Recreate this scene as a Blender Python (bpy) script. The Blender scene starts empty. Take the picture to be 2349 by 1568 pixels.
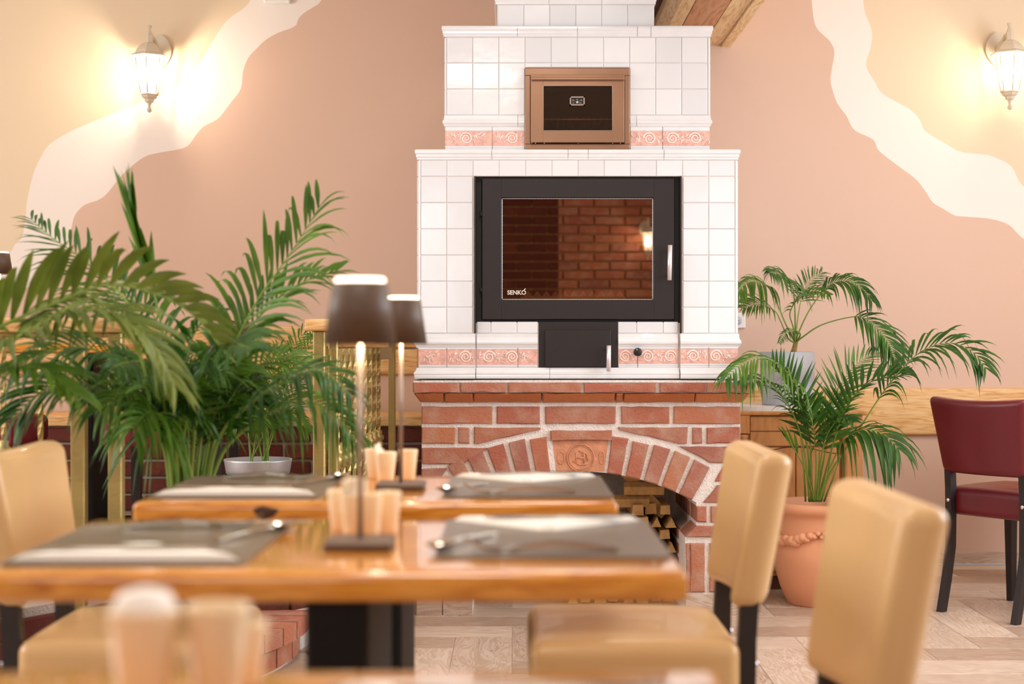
import bpy, bmesh, math, random
from mathutils import Vector, Matrix, Euler
R = random.Random(7)
PI = math.pi
# ---------------------------------------------------------------- camera, light, exposure
F, CX, CY, EYE = 3500.0, 1174.5, 784.0, 1.043     # focal length in px of the 2349x1568 frame, eye height in m
YF, YW = 5.833, 7.19                              # stove front, back wall (m from the camera)
sc = bpy.context.scene
C = sc.collection
cam = bpy.data.cameras.new('camera'); camo = bpy.data.objects.new('camera', cam); C.objects.link(camo)
camo.location = (0, 0, EYE); camo.rotation_euler = (PI/2, 0, 0)
cam.sensor_width = 36; cam.lens = F/2349*36; cam.clip_start = 0.02
cam.dof.use_dof = True; cam.dof.focus_distance = 5.85; cam.dof.aperture_fstop = 2.9
sc.camera = camo
w = bpy.data.worlds.new('world'); sc.world = w; w.use_nodes = True
w.node_tree.nodes['Background'].inputs[0].default_value = (0.85, 0.92, 1.0, 1)
w.node_tree.nodes['Background'].inputs[1].default_value = 1.0
sc.view_settings.view_transform = 'Standard'; sc.view_settings.look = 'None'
sc.view_settings.gamma = 1; sc.view_settings.use_curve_mapping = False
sc.view_settings.exposure = -0.34
sc.cycles.max_bounces = 8; sc.cycles.transparent_max_bounces = 12
sc.cycles.caustics_reflective = False; sc.cycles.caustics_refractive = False
sc.cycles.sample_clamp_indirect = 6
XL, XR, YB, ZC = -4.3, 3.7, -3.0, 2.95
def area(name, loc, rot, sx, sy, power, col):
    l = bpy.data.lights.new(name, 'AREA'); l.shape = 'RECTANGLE'; l.size = sx; l.size_y = sy; l.energy = power; l.color = col
    o = bpy.data.objects.new(name, l); C.objects.link(o); o.location = loc; o.rotation_euler = rot
    return o
area('daylight_right_window', (XR+.02, 3.9, 1.75), (0, PI/2, 0), 1.7, 3.6, 190, (0.86, 0.93, 1.0))
area('daylight_left_window', (XL-.02, 3.6, 1.75), (0, -PI/2, 0), 1.7, 3.2, 150, (0.95, 0.97, 1.0))
area('daylight_rear_window', (-1.7, YB-.02, 1.75), (-PI/2, 0, PI), 2.2, 1.7, 36, (0.95, 0.97, 1.0))
area('daylight_rear_window', (2.4, YB-.02, 1.75), (-PI/2, 0, PI), 1.6, 1.7, 20, (0.95, 0.97, 1.0))

CEIL = [(-2.2, 3.2), (.2, 4.3), (2.2, 4.6), (-.2, 1.4)]          # unseen overhead lights, added to brighten table tops and room from above
for cx_, cy_ in CEIL:
    a_ = area('added_overhead_light', (cx_, cy_, 2.86), (0, 0, 0), .5, .5, 22, (1.0, .96, .9)); a_.data.shape = 'DISK'
# ---------------------------------------------------------------- helpers
def P(x, y, d):                                   # a point seen at photo pixel x, y at distance d
    return Vector(((x-CX)*d/F, d, EYE-(y-CY)*d/F))
def srgb(r, g, b):
    f = lambda c: (c/255/12.92) if c/255 <= .04045 else ((c/255+.055)/1.055)**2.4
    return (f(r), f(g), f(b), 1)
class N:
    def __init__(s, name):
        s.m = bpy.data.materials.new(name); s.m.use_nodes = True
        s.t = s.m.node_tree; s.b = s.t.nodes['Principled BSDF']; s.out = s.t.nodes['Material Output']
    def n(s, typ, **kw):
        k = s.t.nodes.new(typ)
        for a, v in kw.items():
            if a.startswith('i_'):
                key = a[2:].replace('_', ' ')
                k.inputs[int(key) if key.isdigit() else key].default_value = v
            else: setattr(k, a, v)
        return k
    def l(s, a, ao, b, bi): s.t.links.new(a.outputs[ao], b.inputs[bi])
    def set(s, **kw):
        for a, v in kw.items(): s.b.inputs[a.replace('_', ' ')].default_value = v
    def coords(s, scale=(1,1,1), rnd=True):
        tc = s.n('ShaderNodeTexCoord'); mp = s.n('ShaderNodeMapping'); mp.inputs['Scale'].default_value = scale
        s.l(tc, 'Object', mp, 'Vector')
        if rnd:
            oi = s.n('ShaderNodeObjectInfo'); mu = s.n('ShaderNodeMath', operation='MULTIPLY'); mu.inputs[1].default_value = 37.0
            s.l(oi, 'Random', mu, 0); s.l(mu, 0, mp, 'Location')
        return mp
    def ramp(s, stops):
        r = s.n('ShaderNodeValToRGB'); e = r.color_ramp.elements
        e[0].position, e[0].color = stops[0]; e[1].position, e[1].color = stops[-1]
        for p, c in stops[1:-1]:
            k = e.new(p); k.color = c
        return r
    def bump(s, tex, out, strength, dist=.002):
        b = s.n('ShaderNodeBump'); b.inputs['Strength'].default_value = strength; b.inputs['Distance'].default_value = dist
        s.l(tex, out, b, 'Height'); s.l(b, 'Normal', s.b, 'Normal'); return b
def plain(name, c, rough=.5, metal=0, coat=0, spec=.5, bump=None, var=.0, vscale=4):
    k = N(name); k.set(Roughness=rough, Metallic=metal, Coat_Weight=coat, Specular_IOR_Level=spec); k.b.inputs['Base Color'].default_value = c
    if var:
        mp = k.coords((vscale,)*3); nz = k.n('ShaderNodeTexNoise'); nz.inputs['Scale'].default_value = 1; nz.inputs['Detail'].default_value = 5
        k.l(mp, 0, nz, 'Vector')
        d = tuple(max(0, x*(1-var)) for x in c[:3])+(1,); u = tuple(min(1, x*(1+var)) for x in c[:3])+(1,)
        r = k.ramp([(.3, d), (.7, u)]); k.l(nz, 'Fac', r, 0); k.l(r, 0, k.b, 'Base Color')
    if bump:
        mp = k.coords((bump[1],)*3); nz = k.n('ShaderNodeTexNoise'); nz.inputs['Scale'].default_value = 1; nz.inputs['Detail'].default_value = 4
        k.l(mp, 0, nz, 'Vector'); k.bump(nz, 'Fac', bump[0], bump[2] if len(bump) > 2 else .002)
    return k.m
def wood(name, c1, c2, c3, scale, rough=.4, coat=0, grain=6, bump=.15, rings=1.0):
    k = N(name); k.set(Roughness=rough, Coat_Weight=coat, Coat_Roughness=.06)
    mp = k.coords(scale)
    n1 = k.n('ShaderNodeTexNoise'); n1.inputs['Scale'].default_value = 1.2; n1.inputs['Detail'].default_value = 3; k.l(mp, 0, n1, 'Vector')
    wv = k.n('ShaderNodeMath', operation='MULTIPLY'); wv.inputs[1].default_value = 9*rings; k.l(n1, 'Fac', wv, 0)
    fr = k.n('ShaderNodeMath', operation='PINGPONG'); fr.inputs[1].default_value = .5; k.l(wv, 0, fr, 0)
    n2 = k.n('ShaderNodeTexNoise'); n2.inputs['Scale'].default_value = grain; n2.inputs['Detail'].default_value = 6; k.l(mp, 0, n2, 'Vector')
    ad = k.n('ShaderNodeMath', operation='MULTIPLY_ADD'); ad.inputs[1].default_value = .9; k.l(fr, 0, ad, 0); k.l(n2, 'Fac', ad, 2)
    r = k.ramp([(.35, c3), (.62, c2), (.95, c1)]); k.l(ad, 0, r, 0); k.l(r, 0, k.b, 'Base Color')
    if bump: k.bump(n2, 'Fac', bump, .001)
    return k.m
def brickmat(name, tones, blot, rough=.85):
    k = N(name); k.set(Roughness=rough, Specular_IOR_Level=.2)
    oi = k.n('ShaderNodeObjectInfo'); r = k.ramp([(i/(len(tones)-1), srgb(*t)) for i, t in enumerate(tones)]); k.l(oi, 'Random', r, 0)
    mp = k.coords((14,)*3); nz = k.n('ShaderNodeTexNoise'); nz.inputs['Detail'].default_value = 6; nz.inputs['Scale'].default_value = 1; k.l(mp, 0, nz, 'Vector')
    bl = k.ramp([(.45, (0,0,0,1)), (.75, (.75,.75,.75,1))]); k.l(nz, 'Fac', bl, 0)
    mx = k.n('ShaderNodeMix', data_type='RGBA'); k.l(bl, 0, mx, 'Factor'); k.l(r, 0, mx, 6); mx.inputs[7].default_value = srgb(*blot)
    sp = k.n('ShaderNodeTexNoise'); sp.inputs['Scale'].default_value = 16; sp.inputs['Detail'].default_value = 3; k.l(mp, 0, sp, 'Vector')
    s2 = k.ramp([(.28, (.35,.3,.28,1)), (.4, (1,1,1,1))]); k.l(sp, 'Fac', s2, 0)
    m2 = k.n('ShaderNodeMix', data_type='RGBA', blend_type='MULTIPLY'); m2.inputs[0].default_value = .55; k.l(mx, 2, m2, 6); k.l(s2, 0, m2, 7)
    k.l(m2, 2, k.b, 'Base Color')
    n3 = k.n('ShaderNodeTexNoise'); n3.inputs['Scale'].default_value = 5; n3.inputs['Detail'].default_value = 9; n3.inputs['Roughness'].default_value = .7; k.l(mp, 0, n3, 'Vector')
    k.bump(n3, 'Fac', 1.0, .009)
    return k.m
M = {}
M['pink'] = plain('pink_paint', srgb(218, 186, 166), .8, spec=.2, bump=(.05, 120))
M['offwhite'] = plain('offwhite_paint', srgb(240, 230, 222), .8, spec=.2, bump=(.05, 120))
M['cream'] = plain('cream_paint', srgb(230, 209, 180), .8, spec=.2, bump=(.05, 120))
M['ceil'] = plain('ceiling_paint', srgb(240, 232, 222), .9)
M['grout'] = plain('tile_grout', srgb(222, 208, 203), .8, var=.08, vscale=9)
def tilemat():
    k = N('white_glazed_tile'); k.set(Roughness=.13, Coat_Weight=.3, Coat_Roughness=.05)
    oi = k.n('ShaderNodeObjectInfo'); r = k.ramp([(0, srgb(220, 220, 223)), (1, srgb(230, 230, 232))]); k.l(oi, 'Random', r, 0); k.l(r, 0, k.b, 'Base Color')
    mp = k.coords((18,)*3); nz = k.n('ShaderNodeTexNoise'); nz.inputs['Scale'].default_value = 1; nz.inputs['Detail'].default_value = 2; k.l(mp, 0, nz, 'Vector'); k.bump(nz, 'Fac', .25, .003)
    return k.m
M['tile'] = tilemat()
M['mould'] = plain('white_glazed_moulding', srgb(228, 227, 229), .16, coat=.3, var=.03, vscale=20)
M['relief'] = plain('pink_relief_glaze', srgb(226, 174, 160), .35, var=.22, vscale=60)
M['scroll'] = plain('cream_scroll_glaze', srgb(244, 226, 218), .3)
M['black'] = plain('black_steel', srgb(40, 34, 34), .5, metal=.0, spec=.35, bump=(.03, 300))
M['blackdark'] = plain('black_steel_inner', srgb(22, 20, 20), .5)
M['bronze'] = plain('bronze_steel', srgb(160, 124, 100), .36, metal=.85, var=.08, vscale=6)
M['chrome'] = plain('polished_chrome', srgb(230, 225, 228), .12, metal=1)
M['satin'] = plain('satin_handle', srgb(236, 226, 230), .35, metal=.5)
M['steel'] = plain('cutlery_steel', srgb(205, 195, 180), .18, metal=1)
M['soot'] = plain('soot_lining', srgb(44, 32, 24), .9, var=.4, vscale=14)
M['ovenin'] = plain('oven_lining', srgb(92, 56, 30), .6, var=.3, vscale=12)
M['brick'] = brickmat('red_brick', [(196,120,94),(182,110,90),(202,130,98),(172,112,98),(204,134,98),(184,122,104)], (204,164,142))
M['brick_orange'] = brickmat('orange_brick', [(210,130,84),(200,120,76),(214,138,90)], (196,120,84))
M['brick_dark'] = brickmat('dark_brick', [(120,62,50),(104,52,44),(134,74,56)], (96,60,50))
M['mortar'] = plain('white_mortar', srgb(240, 230, 223), .95, spec=.1, bump=(1.0, 170, .006), var=.08, vscale=40)
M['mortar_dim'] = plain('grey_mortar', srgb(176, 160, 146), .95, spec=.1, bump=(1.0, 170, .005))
M['mortar_rear'] = plain('rear_mortar', srgb(190, 140, 90), .95)
M['plaque'] = plain('terracotta_plaque', srgb(204, 140, 106), .8, var=.2, vscale=30, bump=(.7, 120, .004))
M['oak'] = wood('honey_varnished_wood', srgb(226,154,62), srgb(210,134,44), srgb(178,98,24), (2.2, 14, 14), .16, .8, 5, .04)
M['pine'] = wood('pine_panel', srgb(232,190,134), srgb(222,172,108), srgb(196,138,76), (1.3, 9, 11), .5, 0, 7, .1, 1.6)
M['beam'] = wood('beam_wood', srgb(246,216,168), srgb(236,198,146), srgb(212,164,112), (9, 1.2, 9), .6, 0, 7, .1, 1.3)
M['beam2'] = wood('beam_wood_red', srgb(214,160,118), srgb(202,146,104), srgb(180,122,80), (9, 1.2, 9), .6, 0, 7, .1, .8)
M['darkwood'] = plain('dark_wood', srgb(28, 16, 14), .5, coat=.05, var=.2, vscale=20)
M['beamdark'] = plain('beam_dark_stain', srgb(70, 40, 20), .6, var=.3, vscale=10)
M['cabinet'] = wood('cabinet_wood', srgb(196,134,78), srgb(188,126,70), srgb(174,112,58), (10, 10, 2.5), .45, .2, 6, .08, .6)
M['cabdark'] = plain('cabinet_groove', srgb(90, 48, 22), .6)
M['marble'] = plain('white_marble', srgb(232, 228, 224), .25, var=.06, vscale=9)
M['cream_leather'] = plain('cream_leather', srgb(219, 178, 124), .36, coat=.15, bump=(.12, 260, .001), var=.03, vscale=6)
M['red_leather'] = plain('burgundy_leather', srgb(100, 14, 27), .38, coat=.1, bump=(.12, 260, .001), var=.06, vscale=6)
M['mat'] = plain('taupe_placemat_leather', srgb(110, 95, 80), .32, bump=(.15, 400, .0006))
M['napkin'] = plain('white_paper_napkin', srgb(252, 246, 238), .9)
M['cup'] = plain('cream_ceramic', srgb(243, 216, 176), .3, coat=.3)
M['sachet'] = plain('paper_sachet', srgb(244, 232, 210), .7)
M['taupe'] = plain('taupe_lamp_metal', srgb(92, 72, 58), .5)
M['stem'] = plain('lamp_stem_metal', srgb(150, 132, 118), .3, metal=.4)
M['brass'] = plain('antique_brass', srgb(176, 154, 96), .42, metal=.7, bump=(.4, 60, .003), var=.12, vscale=12)
M['terracotta'] = plain('terracotta_pot', srgb(222, 156, 116), .75, var=.06, vscale=6, bump=(.1, 80))
M['greypot'] = plain('grey_pot', srgb(190, 190, 196), .45)
M['zinc'] = plain('silver_dish', srgb(196, 198, 204), .35, metal=.6)
M['soil'] = plain('soil', srgb(58, 40, 28), .95, bump=(1, 60, .01))
M['lampwhite'] = plain('ivory_lantern_metal', srgb(214, 200, 178), .45)
M['plastic'] = plain('white_plastic', srgb(238, 236, 232), .35)
M['pole'] = plain('black_iron', srgb(16, 12, 11), .6, spec=.25)
M['pottery'] = plain('brown_planter', srgb(96, 66, 48), .6)
M['log'] = plain('firewood_end', srgb(206, 166, 108), .8, var=.2, vscale=30)
def leafmat(name, c, c2):
    k = N(name); k.set(Roughness=.42, Specular_IOR_Level=.45)
    mp = k.coords((7,)*3); nz = k.n('ShaderNodeTexNoise'); nz.inputs['Scale'].default_value = 1.5; k.l(mp, 0, nz, 'Vector')
    r = k.ramp([(.3, c), (.7, c2)]); k.l(nz, 'Fac', r, 0); k.l(r, 0, k.b, 'Base Color')
    tr = k.n('ShaderNodeBsdfTranslucent'); k.l(r, 0, tr, 'Color'); mx = k.n('ShaderNodeMixShader'); mx.inputs[0].default_value = .3
    k.l(k.b, 0, mx, 1); k.l(tr, 0, mx, 2); k.l(mx, 0, k.out, 'Surface')
    return k.m
M['leaf'] = leafmat('palm_leaf', srgb(56, 98, 16), srgb(100, 140, 34))
M['leaf_dark'] = leafmat('palm_leaf_dark', srgb(34, 76, 18), srgb(66, 112, 34))
M['leaf_olive'] = leafmat('palm_leaf_olive', srgb(78, 98, 28), srgb(124, 138, 52))
M['stalk'] = plain('palm_stalk', srgb(128, 156, 62), .5, var=.15, vscale=8)
M['trunk'] = plain('palm_trunk', srgb(146, 116, 58), .8, var=.3, vscale=30)
def floormat():
    k = N('wood_look_tile'); k.set(Roughness=.38)
    oi = k.n('ShaderNodeObjectInfo'); mp = k.coords((2.2, 13, 13))
    n1 = k.n('ShaderNodeTexNoise'); n1.inputs['Scale'].default_value = 1.1; n1.inputs['Detail'].default_value = 3; n1.inputs['Distortion'].default_value = 1.0; k.l(mp, 0, n1, 'Vector')
    ml = k.n('ShaderNodeMath', operation='MULTIPLY'); ml.inputs[1].default_value = 10; k.l(n1, 'Fac', ml, 0)
    pp = k.n('ShaderNodeMath', operation='PINGPONG'); pp.inputs[1].default_value = .5; k.l(ml, 0, pp, 0)
    r = k.ramp([(.0, srgb(196,172,152)), (.5, srgb(220,204,190)), (1, srgb(228,214,200))]); k.l(pp, 0, r, 0)
    t = k.ramp([(0, srgb(214,200,190)), (1, srgb(255,250,246))]); k.l(oi, 'Random', t, 0)
    mx = k.n('ShaderNodeMix', data_type='RGBA', blend_type='MULTIPLY'); mx.inputs[0].default_value = 1; k.l(r, 0, mx, 6); k.l(t, 0, mx, 7)
    n2 = k.n('ShaderNodeTexNoise'); n2.inputs['Scale'].default_value = .9; n2.inputs['Detail'].default_value = 8; n2.inputs['Distortion'].default_value = 2.5; k.l(mp, 0, n2, 'Vector')
    cr = k.ramp([(.485, (1,1,1,1)), (.497, (.3,.2,.15,1)), (.509, (1,1,1,1))]); k.l(n2, 'Fac', cr, 0)
    n4 = k.n('ShaderNodeTexNoise'); n4.inputs['Scale'].default_value = .6; k.l(mp, 0, n4, 'Vector'); g = k.ramp([(.52, (0,0,0,1)), (.64, (.7,.7,.7,1))]); k.l(n4, 'Fac', g, 0)
    m2 = k.n('ShaderNodeMix', data_type='RGBA', blend_type='MULTIPLY'); k.l(g, 0, m2, 0); k.l(mx, 2, m2, 6); k.l(cr, 0, m2, 7); k.l(m2, 2, k.b, 'Base Color')
    return k.m
M['floor'] = floormat()
M['floorgrout'] = plain('floor_grout', srgb(214, 196, 178), .9)
def glassmat(name, refl, tint, rough=.0):
    k = N(name); t = k.t; t.nodes.remove(k.b)
    a = k.n('ShaderNodeBsdfTransparent'); a.inputs[0].default_value = tint
    g = k.n('ShaderNodeBsdfGlossy'); g.inputs['Roughness'].default_value = rough; g.inputs['Color'].default_value = (1, .9, .8, 1)
    m = k.n('ShaderNodeMixShader'); m.inputs[0].default_value = refl
    k.l(a, 0, m, 1); k.l(g, 0, m, 2); k.l(m, 0, k.out, 'Surface'); return k.m
M['fireglass'] = glassmat('smoked_fire_glass', .3, (.75, .6, .45, 1), .0)
M['ovenglass'] = glassmat('oven_glass', .035, (.75, .55, .38, 1), .0)
M['pane'] = glassmat('window_glass', .05, (.97, .98, 1, 1))
def emit(name, c, s):
    k = N(name); e = k.n('ShaderNodeEmission'); e.inputs[0].default_value = c; e.inputs[1].default_value = s
    k.l(e, 0, k.out, 'Surface'); return k.m
M['bulb'] = emit('lamp_bulb', (1, .82, .58, 1), 150)
M['led'] = emit('led_diffuser', (1, .86, .66, 1), 6)
def lampglass():
    k = N('frosted_lantern_glass'); t = k.n('ShaderNodeBsdfTranslucent'); t.inputs[0].default_value = (1, .96, .9, 1)
    a = k.n('ShaderNodeBsdfTransparent'); m = k.n('ShaderNodeMixShader'); m.inputs[0].default_value = .62
    k.l(t, 0, m, 1); k.l(a, 0, m, 2); k.l(m, 0, k.out, 'Surface'); return k.m
M['lampglass'] = lampglass()

class B:                                          # collects shapes; build() links them as one mesh object
    def __init__(s): s.v = []; s.f = []; s.mi = []; s.sm = []
    def add(s, vs, fs, mi=0, smooth=False):
        o = len(s.v); s.v += [tuple(v) for v in vs]
        for f in fs: s.f.append([o+i for i in f]); s.mi.append(mi); s.sm.append(smooth)
        return s
    def box(s, x0, x1, y0, y1, z0, z1, mi=0):
        return s.add([(x,y,z) for x in (x0,x1) for y in (y0,y1) for z in (z0,z1)],
              [(0,1,3,2),(4,6,7,5),(0,4,5,1),(2,3,7,6),(0,2,6,4),(1,5,7,3)], mi)
    def cbox(s, x0, x1, y0, y1, z0, z1, c, mi=0): # box with chamfered edges
        vs = []; c = min(c, (x1-x0)*.45, (y1-y0)*.45, (z1-z0)*.45)
        bm = bmesh.new(); bmesh.ops.create_cube(bm, size=1)
        for v in bm.verts: v.co = Vector(((x0+x1)/2+v.co.x*(x1-x0), (y0+y1)/2+v.co.y*(y1-y0), (z0+z1)/2+v.co.z*(z1-z0)))
        bmesh.ops.bevel(bm, geom=bm.edges[:], offset=c, segments=1, affect='EDGES', profile=.5)
        s.bm(bm, mi); return s
    def bm(s, bm, mi=0, smooth=False, mat=None):
        bm.verts.index_update()
        vs = [(mat @ v.co) if mat else v.co.copy() for v in bm.verts]
        s.add(vs, [[v.index for v in f.verts] for f in bm.faces], mi, smooth); bm.free(); return s
    def rbox(s, hx, hy, hz, r, n=3, cuts=4, mat=None, fn=None, mi=0): # rounded box round the origin, half sizes
        def ax(h):
            a = [-h + r*(1-math.cos(PI/2*i/n)) if False else -h + r*i/n for i in range(n)]
            m = [-(h-r) + 2*(h-r)*i/cuts for i in range(cuts+1)]
            return a + m + [-x for x in reversed(a)]
        H = (hx, hy, hz); A = [ax(h) for h in H]; idx = {}; vs = []; fs = []
        def vert(p):
            k = tuple(round(c, 6) for c in p)
            if k in idx: return idx[k]
            q = Vector([max(-(H[i]-r), min(H[i]-r, p[i])) for i in range(3)]); dv = Vector(p)-q
            o = q + (dv.normalized()*r if dv.length > 1e-9 else dv)
            if fn: o = Vector(fn(o))
            if mat: o = mat @ o
            idx[k] = len(vs); vs.append(o); return idx[k]
        for a in range(3):
            b, c = (a+1) % 3, (a+2) % 3
            for sg in (-1, 1):
                for i in range(len(A[b])-1):
                    for j in range(len(A[c])-1):
                        q = []
                        for (u, v) in ((i,j),(i+1,j),(i+1,j+1),(i,j+1)):
                            p = [0,0,0]; p[a] = sg*H[a]; p[b] = A[b][u]; p[c] = A[c][v]; q.append(vert(p))
                        fs.append(q if sg > 0 else q[::-1])
        return s.add(vs, fs, mi, True)
    def prism(s, poly, y0, y1, mi=0, axis='y'):   # polygon of (x, z) pushed along y; axis z: (x, y) pushed along z
        n = len(poly)
        mk = (lambda p, t: (p[0], t, p[1])) if axis == 'y' else ((lambda p, t: (p[0], p[1], t)) if axis == 'z' else (lambda p, t: (t, p[0], p[1])))
        vs = [mk(p, y0) for p in poly] + [mk(p, y1) for p in poly]
        return s.add(vs, [list(range(n)), list(range(2*n-1, n-1, -1))] + [[i, n+i, n+(i+1) % n, (i+1) % n] for i in range(n)], mi)
    def lathe(s, prof, seg=24, c=(0,0,0), mi=0, smooth=True, caps=True, ph=0, sx=1, sy=1):
        vs = []; fs = []; n = len(prof)
        for i in range(seg):
            a = 2*PI*i/seg+ph
            for r, z in prof: vs.append((c[0]+r*math.cos(a)*sx, c[1]+r*math.sin(a)*sy, c[2]+z))
        for i in range(seg):
            j = (i+1) % seg
            for k in range(n-1): fs.append((i*n+k, j*n+k, j*n+k+1, i*n+k+1))
        if caps: fs.append([i*n for i in reversed(range(seg))]); fs.append([i*n+n-1 for i in range(seg)])
        return s.add(vs, fs, mi, smooth)
    def tube(s, pts, r, seg=8, mi=0, smooth=True, flat=None, closed=False):
        pts = [Vector(p) for p in pts]; n = len(pts); rr = r if isinstance(r, (list, tuple)) else [r]*n
        vs = []; fs = []; up = None
        for i, p in enumerate(pts):
            a = pts[(i-1) % n] if (closed or i > 0) else p; b = pts[(i+1) % n] if (closed or i < n-1) else p
            t = (b-a).normalized()
            if up is None: up = Vector((0,0,1)) if abs(t.z) < .9 else Vector((0,1,0))
            sd = t.cross(up).normalized(); up = sd.cross(t).normalized()
            for k in range(seg):
                an = 2*PI*k/seg; ru = rr[i]*(flat if flat else 1)
                vs.append(p + sd*math.cos(an)*rr[i] + up*math.sin(an)*ru)
        for i in range(n if closed else n-1):
            for k in range(seg):
                l = (k+1) % seg; j = (i+1) % n
                fs.append((i*seg+k, i*seg+l, j*seg+l, j*seg+k))
        if not closed: fs.append(list(range(seg))[::-1]); fs.append([(n-1)*seg+k for k in range(seg)])
        return s.add(vs, fs, mi, smooth)
    def sweep(s, path, prof, mi=0):               # profile (out, z) carried along a 2D path with mitred corners
        m = len(path); n = len(prof); vs = []; nr = []
        for i in range(m-1):
            d = Vector((path[i+1][0]-path[i][0], path[i+1][1]-path[i][1])).normalized(); nr.append(Vector((d.y, -d.x)))
        for i, p in enumerate(path):
            a = nr[max(0, i-1)]; b = nr[min(m-2, i)]; q = (a+b)/(1+a.dot(b))
            for o, z in prof: vs.append((p[0]+q.x*o, p[1]+q.y*o, z))
        fs = []
        for i in range(m-1):
            for k in range(n):
                l = (k+1) % n; fs.append((i*n+k, (i+1)*n+k, (i+1)*n+l, i*n+l))
        fs.append(list(range(n))[::-1]); fs.append([(m-1)*n+k for k in range(n)])
        return s.add(vs, fs, mi)
    def mesh(s, name, mats):
        me = bpy.data.meshes.new(name); me.from_pydata(s.v, [], s.f)
        for m in (mats if isinstance(mats, (list, tuple)) else [mats]): me.materials.append(M[m])
        me.polygons.foreach_set('material_index', s.mi); me.polygons.foreach_set('use_smooth', s.sm)
        bm = bmesh.new(); bm.from_mesh(me); bmesh.ops.recalc_face_normals(bm, faces=bm.faces[:]); bm.to_mesh(me); bm.free()
        me.update(); return me
    def build(s, name, mats, parent=None, loc=None, rot=None):
        return link(name, s.mesh(name, mats), parent, loc, rot)
def link(name, data, parent=None, loc=None, rot=None):
    o = bpy.data.objects.new(name, data); C.objects.link(o)
    if parent: o.parent = parent
    if loc: o.location = loc
    if rot: o.rotation_euler = rot
    return o
def thing(name, label, cat, loc=(0,0,0), rz=0, group=None):
    o = link(name, None, None, loc, (0,0,rz)); return tag(o, label, cat, group)
def tag(o, label, cat, group=None):
    o['label'] = label; o['category'] = cat
    if group: o['group'] = group
    return o
def struct(o, label=None):
    o['kind'] = 'structure'
    if label: o['label'] = label
    return o
def copytree(o, parent=None):
    c = o.copy(); C.objects.link(c); c.parent = parent
    for ch in list(o.children): copytree(ch, c)
    return c
def cat_rom(pts, n):
    pts = [Vector(p) for p in pts]; out = []; m = len(pts)
    for i in range(m-1):
        p0 = pts[max(0,i-1)]; p1 = pts[i]; p2 = pts[i+1]; p3 = pts[min(m-1,i+2)]
        for k in range(n):
            t = k/n
            out.append(.5*((2*p1)+(p2-p0)*t+(2*p0-5*p1+4*p2-p3)*t*t+(3*p1-p0-3*p2+p3)*t**3))
    return out+[pts[-1]]

# ---------------------------------------------------------------- the room
SX = lambda x: (x-CX)/600.0                       # photo px on the stove front plane -> metres
SZ = lambda y: EYE-(y-CY)/600.0
def interp(pts, y):
    if y <= pts[0][1]: return pts[0][0]
    for (a, b), (c, d) in zip(pts, pts[1:]):
        if y <= d: return a+(c-a)*(y-b)/(d-b)
    return pts[-1][0]
def smoothcurve(pts):
    p = cat_rom([(a, b, 0) for a, b in pts], 8); r = []
    for v in p:
        if not r or v.y > r[-1][1]+.05: r.append((v.x, v.y))
    return r
lw = smoothcurve([(600,-140),(590,-60),(572,5),(520,48),(490,92),(462,140),(420,190),(340,228),(240,268),(165,300),(115,330),(94,360),(77,398),(63,456),(57,513),(50,544),(34,561),(10,590),(-90,640),(-260,690),(-420,760),(-420,1500)])
lp = smoothcurve([(790,-140),(760,-60),(737,0),(722,14),(697,30),(684,44),(679,58),(664,66),(640,74),(610,91),(586,114),(570,132),(558,162),(552,204),(527,238),(500,272),(470,288),(452,306),(430,335),(400,344),(360,351),(329,361),(283,398),(245,444),(222,460),(195,469),(174,490),(165,517),(160,560),(130,620),(60,660),(-60,700),(-420,790),(-420,1500)])
rp = smoothcurve([(1850,-140),(1858,-60),(1862,0),(1868,50),(1880,72),(1904,95),(1914,120),(1908,160),(1906,190),(1920,235),(1942,266),(1960,298),(2003,320),(2016,345),(2060,380),(2100,410),(2124,440),(2140,464),(2166,480),(2200,497),(2262,500),(2312,514),(2345,545),(2420,600),(2600,660),(2900,740),(2900,1500)])
rw = smoothcurve([(1960,-140),(1974,-60),(1980,0),(1985,30),(2000,72),(1997,110),(1987,150),(2008,190),(2026,216),(2086,250),(2110,275),(2122,300),(2170,330),(2206,349),(2262,354),(2318,380),(2349,428),(2440,480),(2700,540),(2900,590),(2900,1500)])
b = B(); WS = YW/F
ys = [-320]+list(range(-140, 700, 5))+[760, 800, 1500]
rows = []
for y in ys:
    z = max(0, EYE-(y-CY)*WS); xs = [XL]+[max(XL, min(XR, (interp(c, y)-CX)*WS)) for c in (lw, lp, rp, rw)]+[XR]
    for i in range(1, 6): xs[i] = max(xs[i], xs[i-1])
    rows.append([(x, YW, z) for x in xs])
for r0, r1 in zip(rows, rows[1:]):
    for i, mi in enumerate((0, 1, 2, 1, 0)):
        if r0[i+1][0]-r0[i][0] < 1e-6 and r1[i+1][0]-r1[i][0] < 1e-6: continue
        b.add([r0[i], r0[i+1], r1[i+1], r1[i]], [(0,1,2,3)], mi)
b.box(XL, XR, YW+.002, YW+.12, 0, ZC)
wb = struct(b.build('wall_back', ['cream', 'offwhite', 'pink']), 'pink wall with wavy off-white and cream painted shapes behind the stove')
def wall_open(name, axis, pos, th, a0, a1, holes, mats):
    bb = B(); edges = sorted(set([a0, a1]+[h[0] for h in holes]+[h[1] for h in holes]))
    for e0, e1 in zip(edges, edges[1:]):
        hs = [h for h in holes if h[0] <= e0 and h[1] >= e1]
        spans = [(0, ZC)] if not hs else [(0, hs[0][2]), (hs[0][3], ZC)]
        for z0, z1 in spans:
            if axis == 'x': bb.box(min(pos, pos+th), max(pos, pos+th), e0, e1, z0, z1)
            else: bb.box(e0, e1, min(pos, pos+th), max(pos, pos+th), z0, z1)
    return struct(bb.build(name, mats))
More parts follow.
